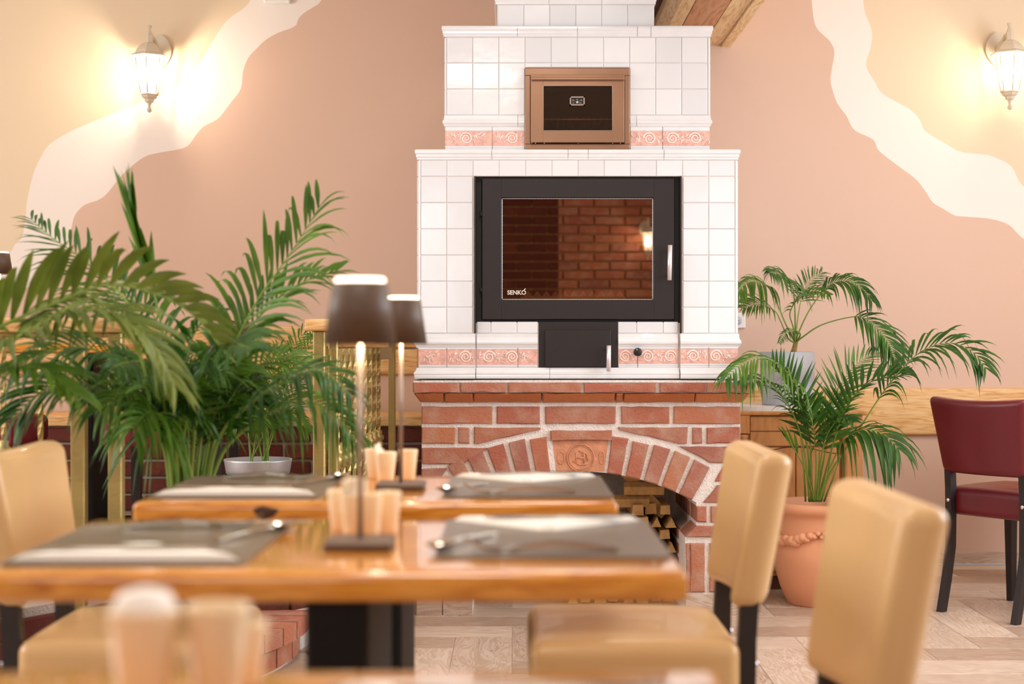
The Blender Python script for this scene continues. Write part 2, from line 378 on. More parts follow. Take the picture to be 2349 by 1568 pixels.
wall_open('wall_right', 'x', XR+.06, .1, YB, YW, [(2.1, 5.7, .9, 2.6)], 'pink')
wall_open('wall_left', 'x', XL-.06, -.1, YB, YW, [(2.0, 5.2, .9, 2.6)], 'cream')
rear = wall_open('wall_rear', 'y', YB-.06, -.1, XL-.1, XR+.1, [(-2.8, -.6, .9, 2.6), (1.6, 3.2, .9, 2.6)], 'mortar_rear')
struct(B().box(XL-.2, XR+.2, YB-.2, YW+.1, ZC, ZC+.1).build('ceiling', 'ceil'))
def window(n, axis, pos, a0, a1, z0, z1):
    bb = B(); fr = .05
    def bx(u0, u1, v0, v1):
        if axis == 'x': bb.box(pos-.025, pos+.025, u0, u1, v0, v1)
        else: bb.box(u0, u1, pos-.025, pos+.025, v0, v1)
    bx(a0, a1, z0, z0+fr); bx(a0, a1, z1-fr, z1)
    k = max(2, round((a1-a0)/1.1))
    for i in range(k+1):
        c = a0+(a1-a0)*i/k; bx(max(a0, c-fr/2), min(a1, c+fr/2), z0, z1)
    return struct(bb.build('window_%d' % n, 'plastic'))
window(1, 'x', XR-.04, 2.1, 5.7, .9, 2.6); window(2, 'x', XL+.04, 2.0, 5.2, .9, 2.6)
window(3, 'y', YB+.04, -2.8, -.6, .9, 2.6); window(4, 'y', YB+.04, 1.6, 3.2, .9, 2.6)
# rear wall bricks (they show mirrored in the fire glass)
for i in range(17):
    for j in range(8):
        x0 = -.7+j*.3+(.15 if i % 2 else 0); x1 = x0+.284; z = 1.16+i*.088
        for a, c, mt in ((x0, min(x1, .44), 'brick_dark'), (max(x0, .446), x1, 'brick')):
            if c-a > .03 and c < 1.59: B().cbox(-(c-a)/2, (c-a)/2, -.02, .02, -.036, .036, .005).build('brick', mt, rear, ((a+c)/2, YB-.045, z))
# floor
fl = struct(B().box(XL, XR, YB, YW, -.06, -.004).build('floor', 'floorgrout'))
PLW, PLL = .198, .6
pm = B().cbox(-PLL/2, PLL/2, -PLW/2, PLW/2, -.01, 0, .0012).mesh('plank', 'floor')
U = .2; cnt = 0; spots = []
for k in range(-40, 60):
    for m in range(-12, 14):
        x0 = k*U + m*6*U; y0 = k*U                # horizontal plank occupies [x0, x0+3U] x [y0, y0+U]
        spots.append((x0+1.5*U, y0+.5*U, 0))
        spots.append((x0+3.5*U, y0-.5*U, PI/2))    # vertical plank occupies [x0+3U, x0+4U] x [y0-2U, y0+U]
far = []
for x, y, r in spots:
    hx, hy = (PLL/2, PLW/2) if r == 0 else (PLW/2, PLL/2)
    if y < .3 or y+hy > YW-.02 or x-hx < XL or x+hx > XR: continue
    if abs(x) > .46*y+.5: continue
    if x+hx < -1.0 and y > 4.8: continue
    if -.33 < x < .84 and y-hy > 6.4: continue
    far.append((abs(y-5.2)+abs(x-.7)*.5, x, y, r))
far.sort()
for q, x, y, r in far[:290]: link('plank', pm, fl, (x, y, 0), (0, 0, r))
rest = B()
for q, x, y, r in far[290:]:
    hx, hy = (PLL/2, PLW/2) if r == 0 else (PLW/2, PLL/2); rest.box(x-hx, x+hx, y-hy, y+hy, -.01, 0)
if rest.v: rest.build('planks_beyond', 'floor', fl)['kind'] = 'stuff'
for i_, (cx_, cy_) in enumerate(CEIL):  # invented housings for the added overhead lights, out of view
    o_ = thing('added_ceiling_lamp', 'added unseen round white flush ceiling lamp above '+['the platform side', 'the stove front', 'the right of the room', 'the foremost table'][i_], 'lamp', (cx_, cy_, 2.95), 0, 'added flush ceiling lamps')
    B().lathe([(.28, 0), (.285, -.05), (.275, -.085), (.262, -.085), (.262, -.02), (.001, -.02)], 36, caps=False).build('housing', 'plastic', o_)
# wall timber rails, skirting
def zw(y): return EYE-(y-CY)*WS
def xw(x): return (x-CX)*WS
t = B(); t.rbox((XR-xw(1650))/2, .016, (zw(890)-zw(996))/2, .012, 3, 2, Matrix.Translation(((XR+xw(1650))/2, YW-.017, (zw(890)+zw(996))/2)))
struct(t.build('trim_1', 'pine'), 'broad pine chair rail on the pink wall right of the stove')
for i, (ya, yb) in enumerate(((748, 797), (800, 858))):
    t = B(); t.rbox((xw(960)-XL)/2, .014, (zw(ya)-zw(yb))/2, .01, 3, 2, Matrix.Translation(((xw(960)+XL)/2, YW-.016, (zw(ya)+zw(yb))/2)))
    struct(t.build('trim_%d' % (i+2), 'pine'), ('upper' if i == 0 else 'lower')+' pine board of the bench back left of the stove')
bb = B()
sk = struct(B().box(.9, XR, YW-.008, YW, 0, .055).build('baseboard_back', 'floorgrout'), 'wood-look tile skirting along the right back wall')
for i in range(5): B().cbox(-.275, .275, -.006, .006, -.028, .028, .001).build('tile', 'floor', sk, (1.2+i*.555, YW-.014, .028))
# ceiling beam right of the stove
def beam():
    o = thing('ceiling_beam', 'heavy light timber ceiling beam ending at the wall behind the stove', 'beam')
    zb = zw(102)
    xs = [.66, .70, .80, .90, 1.01]
    for i, (a, c) in enumerate(((.695, .755), (.757, .90), (.902, .985))):
        B().box(a, c-.0015, 2.2, YW, zb, 2.9).build('plank', 'beam' if i != 1 else 'beam2', o)
    B().prism([(.986, zb-.012), (1.03, zb-.012), (1.03, 2.9), (.986, 2.9)], 2.2, YW).build('edge_board', 'beam', o)
    B().prism([(.66, zb+.05), (.694, zb), (.694, 2.9), (.66, 2.9)], 2.2, YW).build('side_board', 'beam', o)
    B().box(.34, .655, 4.5, YW, zb+.09, 2.9).build('side_timber', 'beamdark', o)
    B().lathe([(.001,-.05),(.012,-.045),(.014,.03),(.012,.05)], 10, (.645, 6.6, zb+.19)).build('peg', 'lampwhite', o)
beam()

# ---------------------------------------------------------------- tiled stove on the brick base
stove = thing('tiled_stove', 'white tiled wood stove with glass fire door on an arched red brick base', 'fireplace', (SX(1325), YF, 0))
SO = Vector((SX(1325), YF, 0))
def sb(bld, name, mats, parent):                  # parts are built in room coordinates and hung on the stove
    o = bld.build(name, mats, parent)
    o.matrix_parent_inverse = Matrix.Translation(-SO) if parent is stove else Matrix.Identity(4)
    return o
def centre(bld):                                   # move vertices so that the object's origin is its own middle
    n = len(bld.v); c = Vector((sum(v[0] for v in bld.v)/n, sum(v[1] for v in bld.v)/n, sum(v[2] for v in bld.v)/n))
    bld.v = [tuple(Vector(v)-c) for v in bld.v]; return c
def piece(bld, name, mats, parent, off=SO):
    c = centre(bld); return bld.build(name, mats, parent, c-off)
# tile body: cores
core = B()
yb = YF+.0035
core.box(SX(960), SX(1089), yb, YW-.001, SZ(868), SZ(346)); core.box(SX(1562), SX(1690), yb, YW-.001, SZ(868), SZ(346))
core.box(SX(1089), SX(1562), yb, YW-.001, SZ(404), SZ(346)); core.box(SX(1089), SX(1562), yb+.012, YW-.001, SZ(868), SZ(740))
core.box(SX(1089), SX(1562), YF+.5, YW-.001, SZ(740), SZ(404))
yb2 = yb+.02
core.box(SX(1022), SX(1205), yb2, YW-.001, SZ(346), SZ(62)); core.box(SX(1445), SX(1628), yb2, YW-.001, SZ(346), SZ(62))
core.box(SX(1205), SX(1445), yb2, YW-.001, SZ(153), SZ(62)); core.box(SX(1205), SX(1445), YF+.42, YW-.001, SZ(346), SZ(153))
yb3 = yb2+.02
core.box(SX(1140), SX(1503), yb3, YW-.001, SZ(62), ZC-.002)
body = piece(core, 'tile_body', 'grout', stove); BO = body.location+SO
tcache = {}
def tile(x0, x1, y0, y1, yf, name='tile', mat='tile'):
    g = .55
    wx = round((x1-x0-2*g)/600, 4); wz = round((y1-y0-2*g)/600, 4); k = (wx, wz, mat)
    if k not in tcache: tcache[k] = B().cbox(-wx/2, wx/2, -.004, .004, -wz/2, wz/2, .0022).mesh(name, mat)
    return link(name, tcache[k], body, Vector((SX((x0+x1)/2), yf+.004, SZ((y0+y1)/2)))-BO, (R.uniform(-.006,.006), 0, R.uniform(-.006,.006)))
c1 = [965, 1024.5, 1085]; c1r = [1566, 1625.7, 1686]; r1 = [405, 464.8, 524.9, 585.1, 645, 704.7, 764.5]
for cs in (c1, c1r):
    for a, c in zip(cs, cs[1:]):
        for p, q in zip(r1, r1[1:]): tile(a, c, p, q, YF)
top = [965, 1024.7, 1085, 1145, 1205.5, 1266, 1326, 1386, 1446, 1505.7, 1565.8, 1625.5, 1686]
for a, c in zip(top, top[1:]): tile(a, c, 367, 404.5, YF)
for x0, x1 in ((958.5, 964.8), (1686.2, 1692)): tile(x0, x1, 367, 764.5, YF, 'corner_strip')
for cs in ([1093, 1126, 1186, 1235], [1417, 1461, 1522, 1557]):
    for a, c in zip(cs, cs[1:]): tile(a, c, 737, 764.5, YF+.012)
c2 = [1024, 1084, 1144, 1204.4, 1264.6, 1324.8, 1385, 1445, 1505, 1564.8, 1625]; r2 = [82.5, 142, 202, 262.5]
for a, c in zip(c2, c2[1:]):
    for p, q in zip(r2, r2[1:]):
        if 1200 < (a+c)/2 < 1446:
            if p < 100: tile(a, c, p, q, YF+.02)
            elif p < 150: tile(a, c, p, 153, YF+.02)
        else: tile(a, c, p, q, YF+.02)
for x0, x1 in ((1019.5, 1023.8), (1625.2, 1630)): tile(x0, x1, 82.5, 262.5, YF+.02, 'corner_strip')
c3 = [1141.5, 1202, 1261.8, 1321.8, 1381.6, 1441.4, 1503]
for a, c in zip(c3, c3[1:]):
    tile(a, c, 5, 57, YF+.04)
    for q in range(3): tile(a, c, -85-60*q, -25-60*q, YF+.04)
side = B()
for sx, sg in ((960, -1), (1690, 1)):
    for i in range(12):
        for p, q in [(367, 404.5)]+list(zip(r1, r1[1:])):
            x = SX(sx); side.box(min(x, x+sg*.006), max(x, x+sg*.006), YF+.01+i*.1005, YF+.109+i*.1005, SZ(q-.9), SZ(p+.9))
for sx, sg in ((1022, -1), (1628, 1)):
    for i in range(12):
        for p, q in zip(r2, r2[1:]):
            x = SX(sx); side.box(min(x, x+sg*.006), max(x, x+sg*.006), YF+.03+i*.1005, YF+.129+i*.1005, SZ(q-.9), SZ(p+.9))
o = piece(side, 'side_tiles', 'tile', stove); o['kind'] = 'stuff'
# mouldings
def prof_cap(y0, y1, out):                         # cornice: widest just below the top
    z = lambda t: SZ(y0)+(SZ(y1)-SZ(y0))*t
    pr = [(-.01, z(0)), (out*.75, z(0)), (out*.95, z(.1)), (out, z(.22)), (out*.97, z(.36)), (out*.72, z(.46)), (out*.62, z(.5)), (out*.6, z(.68)), (out*.4, z(.8)), (out*.28, z(.86)), (out*.25, z(1)), (-.01, z(1))]
    return pr
def prof_waist(y0, y1, out):
    z = lambda t: SZ(y0)+(SZ(y1)-SZ(y0))*t
    return [(-.01, z(0)), (out*.3, z(0)), (out*.36, z(.25)), (out*.55, z(.4)), (out*.92, z(.5)), (out, z(.6)), (out*.92, z(.7)), (out*.6, z(.78)), (out*.35, z(.9)), (out*.1, z(1)), (-.01, z(1))]
def prof_base(y0, y1, out):
    z = lambda t: SZ(y0)+(SZ(y1)-SZ(y0))*t
    return [(-.01, z(0)), (out*.12, z(0)), (out*.3, z(.2)), (out*.62, z(.36)), (out*.98, z(.46)), (out, z(.56)), (out*.86, z(.64)), (out*.8, z(.68)), (out*.86, z(.76)), (out*.8, z(.86)), (out*.6, z(1)), (-.01, z(1))]
def mould(xs, prof, yf, wrap=(True, True), back=YW-.004):
    for i, (a, c) in enumerate(zip(xs, xs[1:])):
        pa = [(SX(a)+.0008, yf), (SX(c)-.0008, yf)]
        if i == 0 and wrap[0]: pa = [(SX(a), back), (SX(a), yf)]+pa[1:]
        if i == len(xs)-2 and wrap[1]: pa = pa[:-1]+[(SX(c), yf), (SX(c), back)]
        bl = B(); bl.sweep(pa, prof); piece(bl, 'moulding', 'mould', body, BO)
mould([958, 1128, 1303, 1349, 1523, 1692], prof_cap(343, 366, .0105), YF+.002)
mould([1019, 1187, 1325, 1463, 1494, 1631], prof_cap(57.5, 82, .0105), YF+.022)
mould([1138, 1260, 1382, 1505], prof_cap(-24, 4.5, .009), YF+.042)
mould([1020, 1188, 1203.5], prof_waist(263, 288.5, .009), YF+.022, (True, False)); mould([1446, 1461, 1630], prof_waist(263, 288.5, .009), YF+.022, (False, True))
mould([957, 1091], prof_waist(765, 798, .012), YF+.002, (True, False), YF+.9); mould([1093, 1234], prof_waist(765, 798, .012), YF+.012, (False, False))
mould([1418, 1556], prof_waist(765, 798, .012), YF+.012, (False, False)); mould([1560, 1693], prof_waist(765, 798, .012), YF+.002, (False, True), YF+.9)
mould([957, 1091], prof_base(843, 868, .013), YF+.002, (True, False), YF+.9); mould([1092, 1261, 1559], prof_base(843, 868, .012), YF+.011, (False, False)); mould([1560, 1693], prof_base(843, 868, .013), YF+.002, (False, True), YF+.9)
# decorated border tiles
def spiral(bl, cx, cz, r, sg, turns, y, ph=0):
    pts = []
    for i in range(26):
        t = i/25; a = ph+sg*turns*2*PI*t; rr = r*(1-.86*t); pts.append((cx+rr*math.cos(a), y, cz+rr*math.sin(a)))
    bl.tube(pts, [.0027*(1-.5*i/25)+.0005 for i in range(26)], 5, flat=.8)
def decor(x0, x1, y0, y1, p0, p1, yf, u0=0.0):
    wx = SX(x1-.8)-SX(x0+.8); cx = SX((x0+x1)/2); bl = B()
    bl.cbox(SX(x0+.8), SX(x1-.8), yf, yf+.01, SZ(y1), SZ(y0), .0015)
    bl.box(SX(x0+.8), SX(x1-.8), yf-.002, yf+.004, SZ(p0-1), SZ(p0-4)); bl.box(SX(x0+.8), SX(x1-.8), yf-.002, yf+.004, SZ(p1+4), SZ(p1+1))
    dt = piece(bl, 'border_tile', 'mould', body, BO)
    o = B().box(SX(x0+.8), SX(x1-.8), yf-.0012, yf+.002, SZ(p1), SZ(p0)); piece(o, 'relief_ground', 'relief', dt, BO+dt.location)
    zc = SZ((p0+p1)/2); h = (SZ(p0)-SZ(p1))/2; s = B(); per = h*3.1
    k0 = math.floor(SX(x0)/per); x = k0*per
    L, Rr = SX(x0+1.5), SX(x1-1.5); i = int(k0)
    while x < Rr+per:
        sg = 1 if i % 2 else -1
        if L+h*.55 < x < Rr-h*.55: spiral(s, x, zc, h*.86, sg, 2.1, yf-.0016, 0 if sg > 0 else PI)
        for a in range(26):                         # leaf sprays between the scrolls
            an = R.uniform(0, 2*PI); rad = R.uniform(.2, 1.6)*h; lx = x+per/2+math.cos(an)*rad*.7; lz = zc+math.sin(an)*rad*.75; ln = h*R.uniform(.2, .42); a2 = an+R.uniform(-1, 1)
            p0_, p1_ = (lx-math.cos(a2)*ln, lz-math.sin(a2)*ln), (lx+math.cos(a2)*ln, lz+math.sin(a2)*ln)
            if min(p0_[0], p1_[0]) > L and max(p0_[0], p1_[0]) < Rr and max(abs(p0_[1]-zc), abs(p1_[1]-zc)) < h*.95:
                m_ = (lx-math.sin(a2)*ln*.3, lz+math.cos(a2)*ln*.3)
                s.tube([(p0_[0], yf-.0014, p0_[1]), (m_[0], yf-.002, m_[1]), (p1_[0], yf-.0014, p1_[1])], [.0006, .0022, .0005], 5, flat=.7)
        x += per; i += 1
    if s.v: piece(s, 'scroll_relief', 'scroll', dt, BO+dt.location)['kind'] = 'stuff'
for a, c in ((1020, 1129), (1129, 1204), (1446, 1521), (1521, 1630)): decor(a, c, 289, 342, 299, 333, YF+.02)
for a, c in ((959, 1025), (1025, 1091)): decor(a, c, 798.5, 843, 801.5, 836, YF)
for a, c in ((1093, 1188), (1188, 1234)): decor(a, c, 798.5, 843, 801.5, 836, YF+.011)
for a, c in ((1418, 1463), (1463, 1557)): decor(a, c, 798.5, 843, 800.5, 834, YF+.011)
for a, c in ((1560, 1626), (1626, 1693)): decor(a, c, 798.5, 843, 799.5, 833, YF)
# fire door
fr = B(); fr.box(SX(1088), SX(1091.5), YF-.004, YF+.03, SZ(764), SZ(404)); fr.box(SX(1560), SX(1563.5), YF-.004, YF+.03, SZ(764), SZ(404))
fr.box(SX(1091.5), SX(1104), YF+.03, YF+.06, SZ(737), SZ(404)); fr.box(SX(1549), SX(1560), YF+.03, YF+.06, SZ(737), SZ(404)); fr.box(SX(1104), SX(1549), YF+.03, YF+.06, SZ(409), SZ(404.5)); fr.box(SX(1104), SX(1549), YF+.03, YF+.06, SZ(740), SZ(733))
piece(fr, 'fire_door_frame', 'blackdark', stove)
fb = B(); y0, y1 = YF+.06, YF+.49
fb.box(SX(1094), SX(1556), y1, y1+.008, SZ(736), SZ(408)); fb.box(SX(1093), SX(1102), y0, y1, SZ(736), SZ(408)); fb.box(SX(1550), SX(1559), y0, y1, SZ(736), SZ(408)); fb.box(SX(1094), SX(1556), y0, y1, SZ(414), SZ(406)); fb.box(SX(1094), SX(1556), y0, y1, SZ(738), SZ(690))
fbo = piece(fb, 'firebox', 'soot', stove)
t = B()
for i in range(11):
    x = 1212+i*21.5; t.prism([(SX(x-11), SZ(678)), (SX(x), SZ(664)), (SX(x+11), SZ(678))], y0+.05, y0+.056)
t.box(SX(1195), SX(1440), y0+.05, y0+.056, SZ(690), SZ(678)); piece(t, 'log_guard', 'zinc', fbo, SO+fbo.location)
d = B(); yd = YF+.004
d.cbox(SX(1106), SX(1150), yd, yd+.03, SZ(732), SZ(409), .002); d.cbox(SX(1500), SX(1547), yd, yd+.03, SZ(732), SZ(409), .002); d.cbox(SX(1149), SX(1501), yd, yd+.03, SZ(453), SZ(409), .002); d.cbox(SX(1149), SX(1501), yd, yd+.03, SZ(732), SZ(688), .002)
door = piece(d, 'fire_door', 'black', stove); DO = SO+door.location
g = B().box(SX(1150), SX(1500), yd+.012, yd+.016, SZ(688), SZ(453)); piece(g, 'door_glass', 'fireglass', door, DO)
s = B()
pts = [(SX(1151.5), SZ(686.5)), (SX(1498.5), SZ(686.5)), (SX(1498.5), SZ(454.5)), (SX(1151.5), SZ(454.5))]
n = 0
for (xa, za), (xb, zb) in zip(pts, pts[1:]+pts[:1]):
    L = math.hypot(xb-xa, zb-za); k = int(L/.006)
    s.tube([(xa+(xb-xa)*i/k, yd+.009, za+(zb-za)*i/k) for i in range(k+1)], [.0016+.0007*(i % 2) for i in range(k+1)], 5)
piece(s, 'gasket_rope', 'zinc', door, DO)
h = B(); h.tube([(SX(1534), yd-.03, SZ(643)), (SX(1535.5), yd-.03, SZ(563))], .0085, 14); h.tube([(SX(1536), yd, SZ(575)), (SX(1536), yd-.03, SZ(575))], .005, 8); h.tube([(SX(1534), yd, SZ(632)), (SX(1534), yd-.03, SZ(632))], .005, 8)
piece(h, 'door_handle', 'satin', door, DO)
h = B()
for y in (490, 665): h.tube([(SX(1104), yd+.01, SZ(y-6)), (SX(1104), yd+.01, SZ(y+6))], .006, 8)
piece(h, 'hinge', 'blackdark', door, DO)
fc = bpy.data.curves.new('lettering', 'FONT'); fc.body = 'SENKO'; fc.size = .0225; fc.extrude = .0003; fc.offset = .0007; fc.align_x = 'LEFT'
M['print'] = plain('grey_print', srgb(206, 196, 186), .6); fc.materials.append(M['print'])
to = bpy.data.objects.new('t', fc); C.objects.link(to); bpy.context.view_layer.update()
tm = bpy.data.meshes.new_from_object(to.evaluated_get(bpy.context.evaluated_depsgraph_get())); bpy.data.objects.remove(to); bpy.data.curves.remove(fc); tm.name = 'lettering'
link('lettering', tm, door, Vector((SX(1163.5), yd+.0115, SZ(674.8)))-DO, (PI/2, 0, 0))
B().prism([(SX(1201), SZ(665)), (SX(1203.5), SZ(665)), (SX(1207), SZ(661)), (SX(1204), SZ(661))], yd+.011, yd+.0116).build('letter_mark', 'print', door, -DO)
# ash door
a = B(); ya = YF+.006
a.box(SX(1236), SX(1418), ya+.004, ya+.02, SZ(842.5), SZ(738)); a.cbox(SX(1251), SX(1401), ya-.006, ya+.004, SZ(841), SZ(756), .002)
ash = piece(a, 'ash_door', 'black', stove); AO = SO+ash.location
h = B(); h.tube([(SX(1395), ya-.035, SZ(851)), (SX(1395.5), ya-.035, SZ(792))], .0085, 14); h.tube([(SX(1395), ya, SZ(800)), (SX(1395), ya-.035, SZ(800))], .005, 8); h.tube([(SX(1395), ya, SZ(838)), (SX(1395), ya-.035, SZ(838))], .004, 8)
piece(h, 'door_handle', 'satin', ash, AO)
kb = B(); kb.lathe([(.001,0),(.0145,0),(.016,.002),(.016,.014),(.0135,.017),(.001,.017)], 20)
kb.v = [(x, -z, y) for x, y, z in kb.v]
kn = kb.build('control_knob', 'blackdark', stove, Vector((SX(1462.5), YF-.003, SZ(807)))-SO)
B().box(-.0015, .0015, -.0185, -.0165, .007, .012).build('knob_mark', 'print', kn, (-.004, 0, 0))
# baking oven
yo = YF+.012
f = B(); f.cbox(SX(1204.5), SX(1445), yo, yo+.02, SZ(342), SZ(329), .002); f.cbox(SX(1204.5), SX(1445), yo, yo+.02, SZ(172), SZ(154.5), .002); f.cbox(SX(1204.5), SX(1217), yo, yo+.02, SZ(329.5), SZ(171.5), .002); f.cbox(SX(1433), SX(1445), yo, yo+.02, SZ(329.5), SZ(171.5), .002)
ovn = piece(f, 'oven_frame', 'bronze', stove)
c = B(); c.box(SX(1204), SX(1217), yo+.02, YF+.4, SZ(342), SZ(154)); c.box(SX(1434), SX(1445), yo+.02, YF+.4, SZ(342), SZ(154)); c.box(SX(1217), SX(1434), yo+.02, YF+.4, SZ(172), SZ(154)); c.box(SX(1217), SX(1434), yo+.02, YF+.4, SZ(342), SZ(322)); c.box(SX(1204), SX(1445), YF+.4, YF+.41, SZ(342), SZ(154))
ovb = piece(c, 'oven_chamber', 'ovenin', stove); OB = SO+ovb.location
rk = B(); zr = SZ(268.5)
rk.tube([(SX(1218), yo+.05, zr), (SX(1433), yo+.05, zr)], .0025, 6); rk.tube([(SX(1218), YF+.36, zr), (SX(1433), YF+.36, zr)], .0025, 6)
for i in range(15): x = SX(1225+i*14.3); rk.tube([(x, yo+.045, zr+.003), (x, YF+.37, zr+.003)], .0017, 5)
piece(rk, 'oven_rack', 'zinc', ovb, OB)
od = B(); yq = yo-.018
od.cbox(SX(1217.5), SX(1246), yq, yq+.018, SZ(327), SZ(171.5), .0015); od.cbox(SX(1404.5), SX(1432), yq, yq+.018, SZ(327), SZ(171.5), .0015); od.cbox(SX(1245), SX(1405.5), yq, yq+.018, SZ(197), SZ(171.5), .0015); od.cbox(SX(1245), SX(1405.5), yq, yq+.018, SZ(327), SZ(300), .0015)
odo = piece(od, 'oven_door', 'bronze', stove); OO = SO+odo.location
piece(B().box(SX(1246), SX(1404.5), yq+.008, yq+.011, SZ(300), SZ(197)), 'door_glass', 'ovenglass', odo, OO)
h = B(); h.cbox(SX(1219), SX(1432), yq-.012, yq, SZ(185), SZ(176.5), .002); h.box(SX(1219), SX(1432), yq-.014, yq-.011, SZ(179), SZ(177.4)); piece(h, 'door_handle', 'bronze', odo, OO)
gg = B(); x0, x1, z0, z1 = SX(1246), SX(1404.5), SZ(300), SZ(197)
for q in ((x0-.001, x0+.001, z0, z1), (x1-.001, x1+.001, z0, z1), (x0, x1, z0-.001, z0+.001), (x0, x1, z1-.001, z1+.001)): gg.box(q[0], q[1], yq-.001, yq+.006, q[2], q[3])
piece(gg, 'window_trim', 'chrome', odo, OO)
th = B(); yt = yo+.004
xa, xc, za, zc_ = SX(1307), SX(1341), SZ(242.5), SZ(222)
for q in ((xa, xa+.0045, za, zc_), (xc-.0045, xc, za, zc_), (xa, xc, za, za+.0045), (xa, xc, zc_-.0045, zc_)): th.box(q[0], q[1], yq-.002, yq+.008, q[2], q[3])
th2 = piece(th, 'thermometer', 'chrome', odo, OO)
dl = B(); dl.box(xa+.0045, xc-.0045, yq+.004, yq+.007, za+.0045, zc_-.0045); piece(dl, 'dial_plate', 'blackdark', odo, OO)
dm = B(); mx_, mz_ = (xa+xc)/2, (za+zc_)/2-.004
dm.lathe([(.001,0),(.0045,0),(.0045,.002),(.001,.002)], 14); dm.v = [(x+mx_, yq+.0035-z, y+mz_) for x, y, z in dm.v]
for an in (35, 90, 145):
    for r0 in (.006, .009): dm.box(mx_+math.cos(math.radians(an))*r0*1.5-.0008, mx_+math.cos(math.radians(an))*r0*1.5+.0008, yq+.0028, yq+.004, mz_+math.sin(math.radians(an))*r0*1.1-.0006, mz_+math.sin(math.radians(an))*r0*1.1+.0006)
for x in (-.0165, -.013, .0095, .0125, .0155): dm.box(mx_+x-.001, mx_+x+.001, yq+.0028, yq+.004, mz_-.004, mz_-.002)
for x in (-.018, .014): dm.box(mx_+x, mx_+x+.004, yq+.0028, yq+.004, mz_+.0065, mz_+.0095)
dm.box(mx_-.002, mx_+.002, yq+.0028, yq+.004, mz_+.0095, mz_+.012)
piece(dm, 'dial_marks', 'print', odo, OO)
sc_ = B()
for x in (1220, 1228, 1248, 1326, 1405, 1423): sc_.lathe([(.001,0),(.0022,0),(.0018,.0015),(.001,.002)], 8, (SX(x), yq, SZ(329.2)))
piece(sc_, 'hinge_screws', 'chrome', odo, OO)
# ---- brick base
ACX, ACY, ARI, ARO = 1328.0, 1623.0, 542.0, 628.0
def arcpt(r, deg): return (ACX+r*math.sin(math.radians(deg)), ACY-r*math.cos(math.radians(deg)))
DEP = .95
opn = [(1572, 1409), (1572, 1232), (1598, 1215), (1598, 1152)]+[arcpt(ARI, a) for a in [28+(-56)*i/18 for i in range(19)]]+[(2*ACX-1598, 1152), (2*ACX-1598, 1215), (2*ACX-1572, 1232), (2*ACX-1572, 1409)]
poly = [(967, 1409), (967, 871), (1699, 871), (1699, 1409)]+opn
m = B(); m.prism([(SX(x), SZ(y)) for x, y in poly], YF+.010, YF+DEP)
m.box(SX(967), SX(1699), YF+DEP, YW-.002, 0, SZ(871))
m.box(SX(950), SX(1718), YF-.035, YF+.3, SZ(876.5), SZ(872.5)); m.box(SX(956), SX(1712), YF-.03, YF+.02, SZ(900), SZ(876))
mort = piece(m, 'brick_base', 'mortar', stove); MO = SO+mort.location
cv = B(); ci = [(1574, 1409), (1574, 1232), (1600, 1215), (1600, 1152)]
def brick(poly, yf=YF, depth=.03, mat='brick', slope=0, parent=None, off=None, jit=.0016, S=None):
    S = S or (lambda p: (SX(p[0]), SZ(p[1])))
    pts = [S(p) for p in poly]; n = len(pts); ring = []
    for i in range(n):
        a, c = pts[i], pts[(i+1) % n]; L = math.hypot(c[0]-a[0], c[1]-a[1]); k = max(1, min(6, int(L/.035)))
        for j in range(k): t_ = j/k; ring.append((a[0]+(c[0]-a[0])*t_+R.uniform(-jit, jit), a[1]+(c[1]-a[1])*t_+R.uniform(-jit, jit)))
    cx = sum(p[0] for p in ring)/len(ring); cz = sum(p[1] for p in ring)/len(ring); zt = max(p[1] for p in ring); zb = min(p[1] for p in ring)
    k = len(ring); bl = B(); yo_ = lambda z: yf+slope*(zt-z)/(zt-zb)
    ins = []
    for x, z in ring:
        L = math.hypot(x-cx, z-cz); q = .0045/max(L, .01); ins.append((x+(cx-x)*q*1.2, z+(cz-z)*q*1.2))
    vs = [(x, yo_(z)+R.uniform(0, .0015), z) for x, z in ins]+[(x, yo_(z)+.005, z) for x, z in ring]+[(x, yf+max(slope, 0)+depth, z) for x, z in ring]
    fs = [list(range(k))]+[[i, (i+1) % k, k+(i+1) % k, k+i] for i in range(k)]+[[k+i, k+(i+1) % k, 2*k+(i+1) % k, 2*k+i] for i in range(k)]
    bl.add(vs, fs); return piece(bl, 'brick', mat, parent or mort, off if off is not None else MO)
def rect(x0, x1, y0, y1): return [(x0, y0), (x1, y0), (x1, y1), (x0, y1)]
def clip(poly, r):                                # keep what lies outside the arch: cut along the tangent nearest to the brick
    best = min(poly, key=lambda p: math.hypot(p[0]-ACX, p[1]-ACY)); dd = math.hypot(best[0]-ACX, best[1]-ACY)
    if dd >= r: return poly
    mids = [p for p in poly if math.hypot(p[0]-ACX, p[1]-ACY) >= r]
    if not mids: return None
    gx = (best[0]+sum(p[0] for p in mids)/len(mids))/2-ACX; gy = (best[1]+sum(p[1] for p in mids)/len(mids))/2-ACY; L = math.hypot(gx, gy); ux, uy = gx/L, gy/L
    f = lambda p: (p[0]-ACX)*ux+(p[1]-ACY)*uy-r
    out = []
    for a, c in zip(poly, poly[1:]+poly[:1]):
        fa, fc_ = f(a), f(c)
        if fa >= 0: out.append(a)
        if fa*fc_ < 0: t_ = fa/(fa-fc_); out.append((a[0]+(c[0]-a[0])*t_, a[1]+(c[1]-a[1])*t_))
    return out if len(out) > 2 else None
for x0, x1 in ((949, 1055), (1058, 1160), (1165, 1331), (1338, 1502), (1511, 1614), (1618, 1718)): brick(rect(x0, x1, 877, 899), YF-.045, .1)
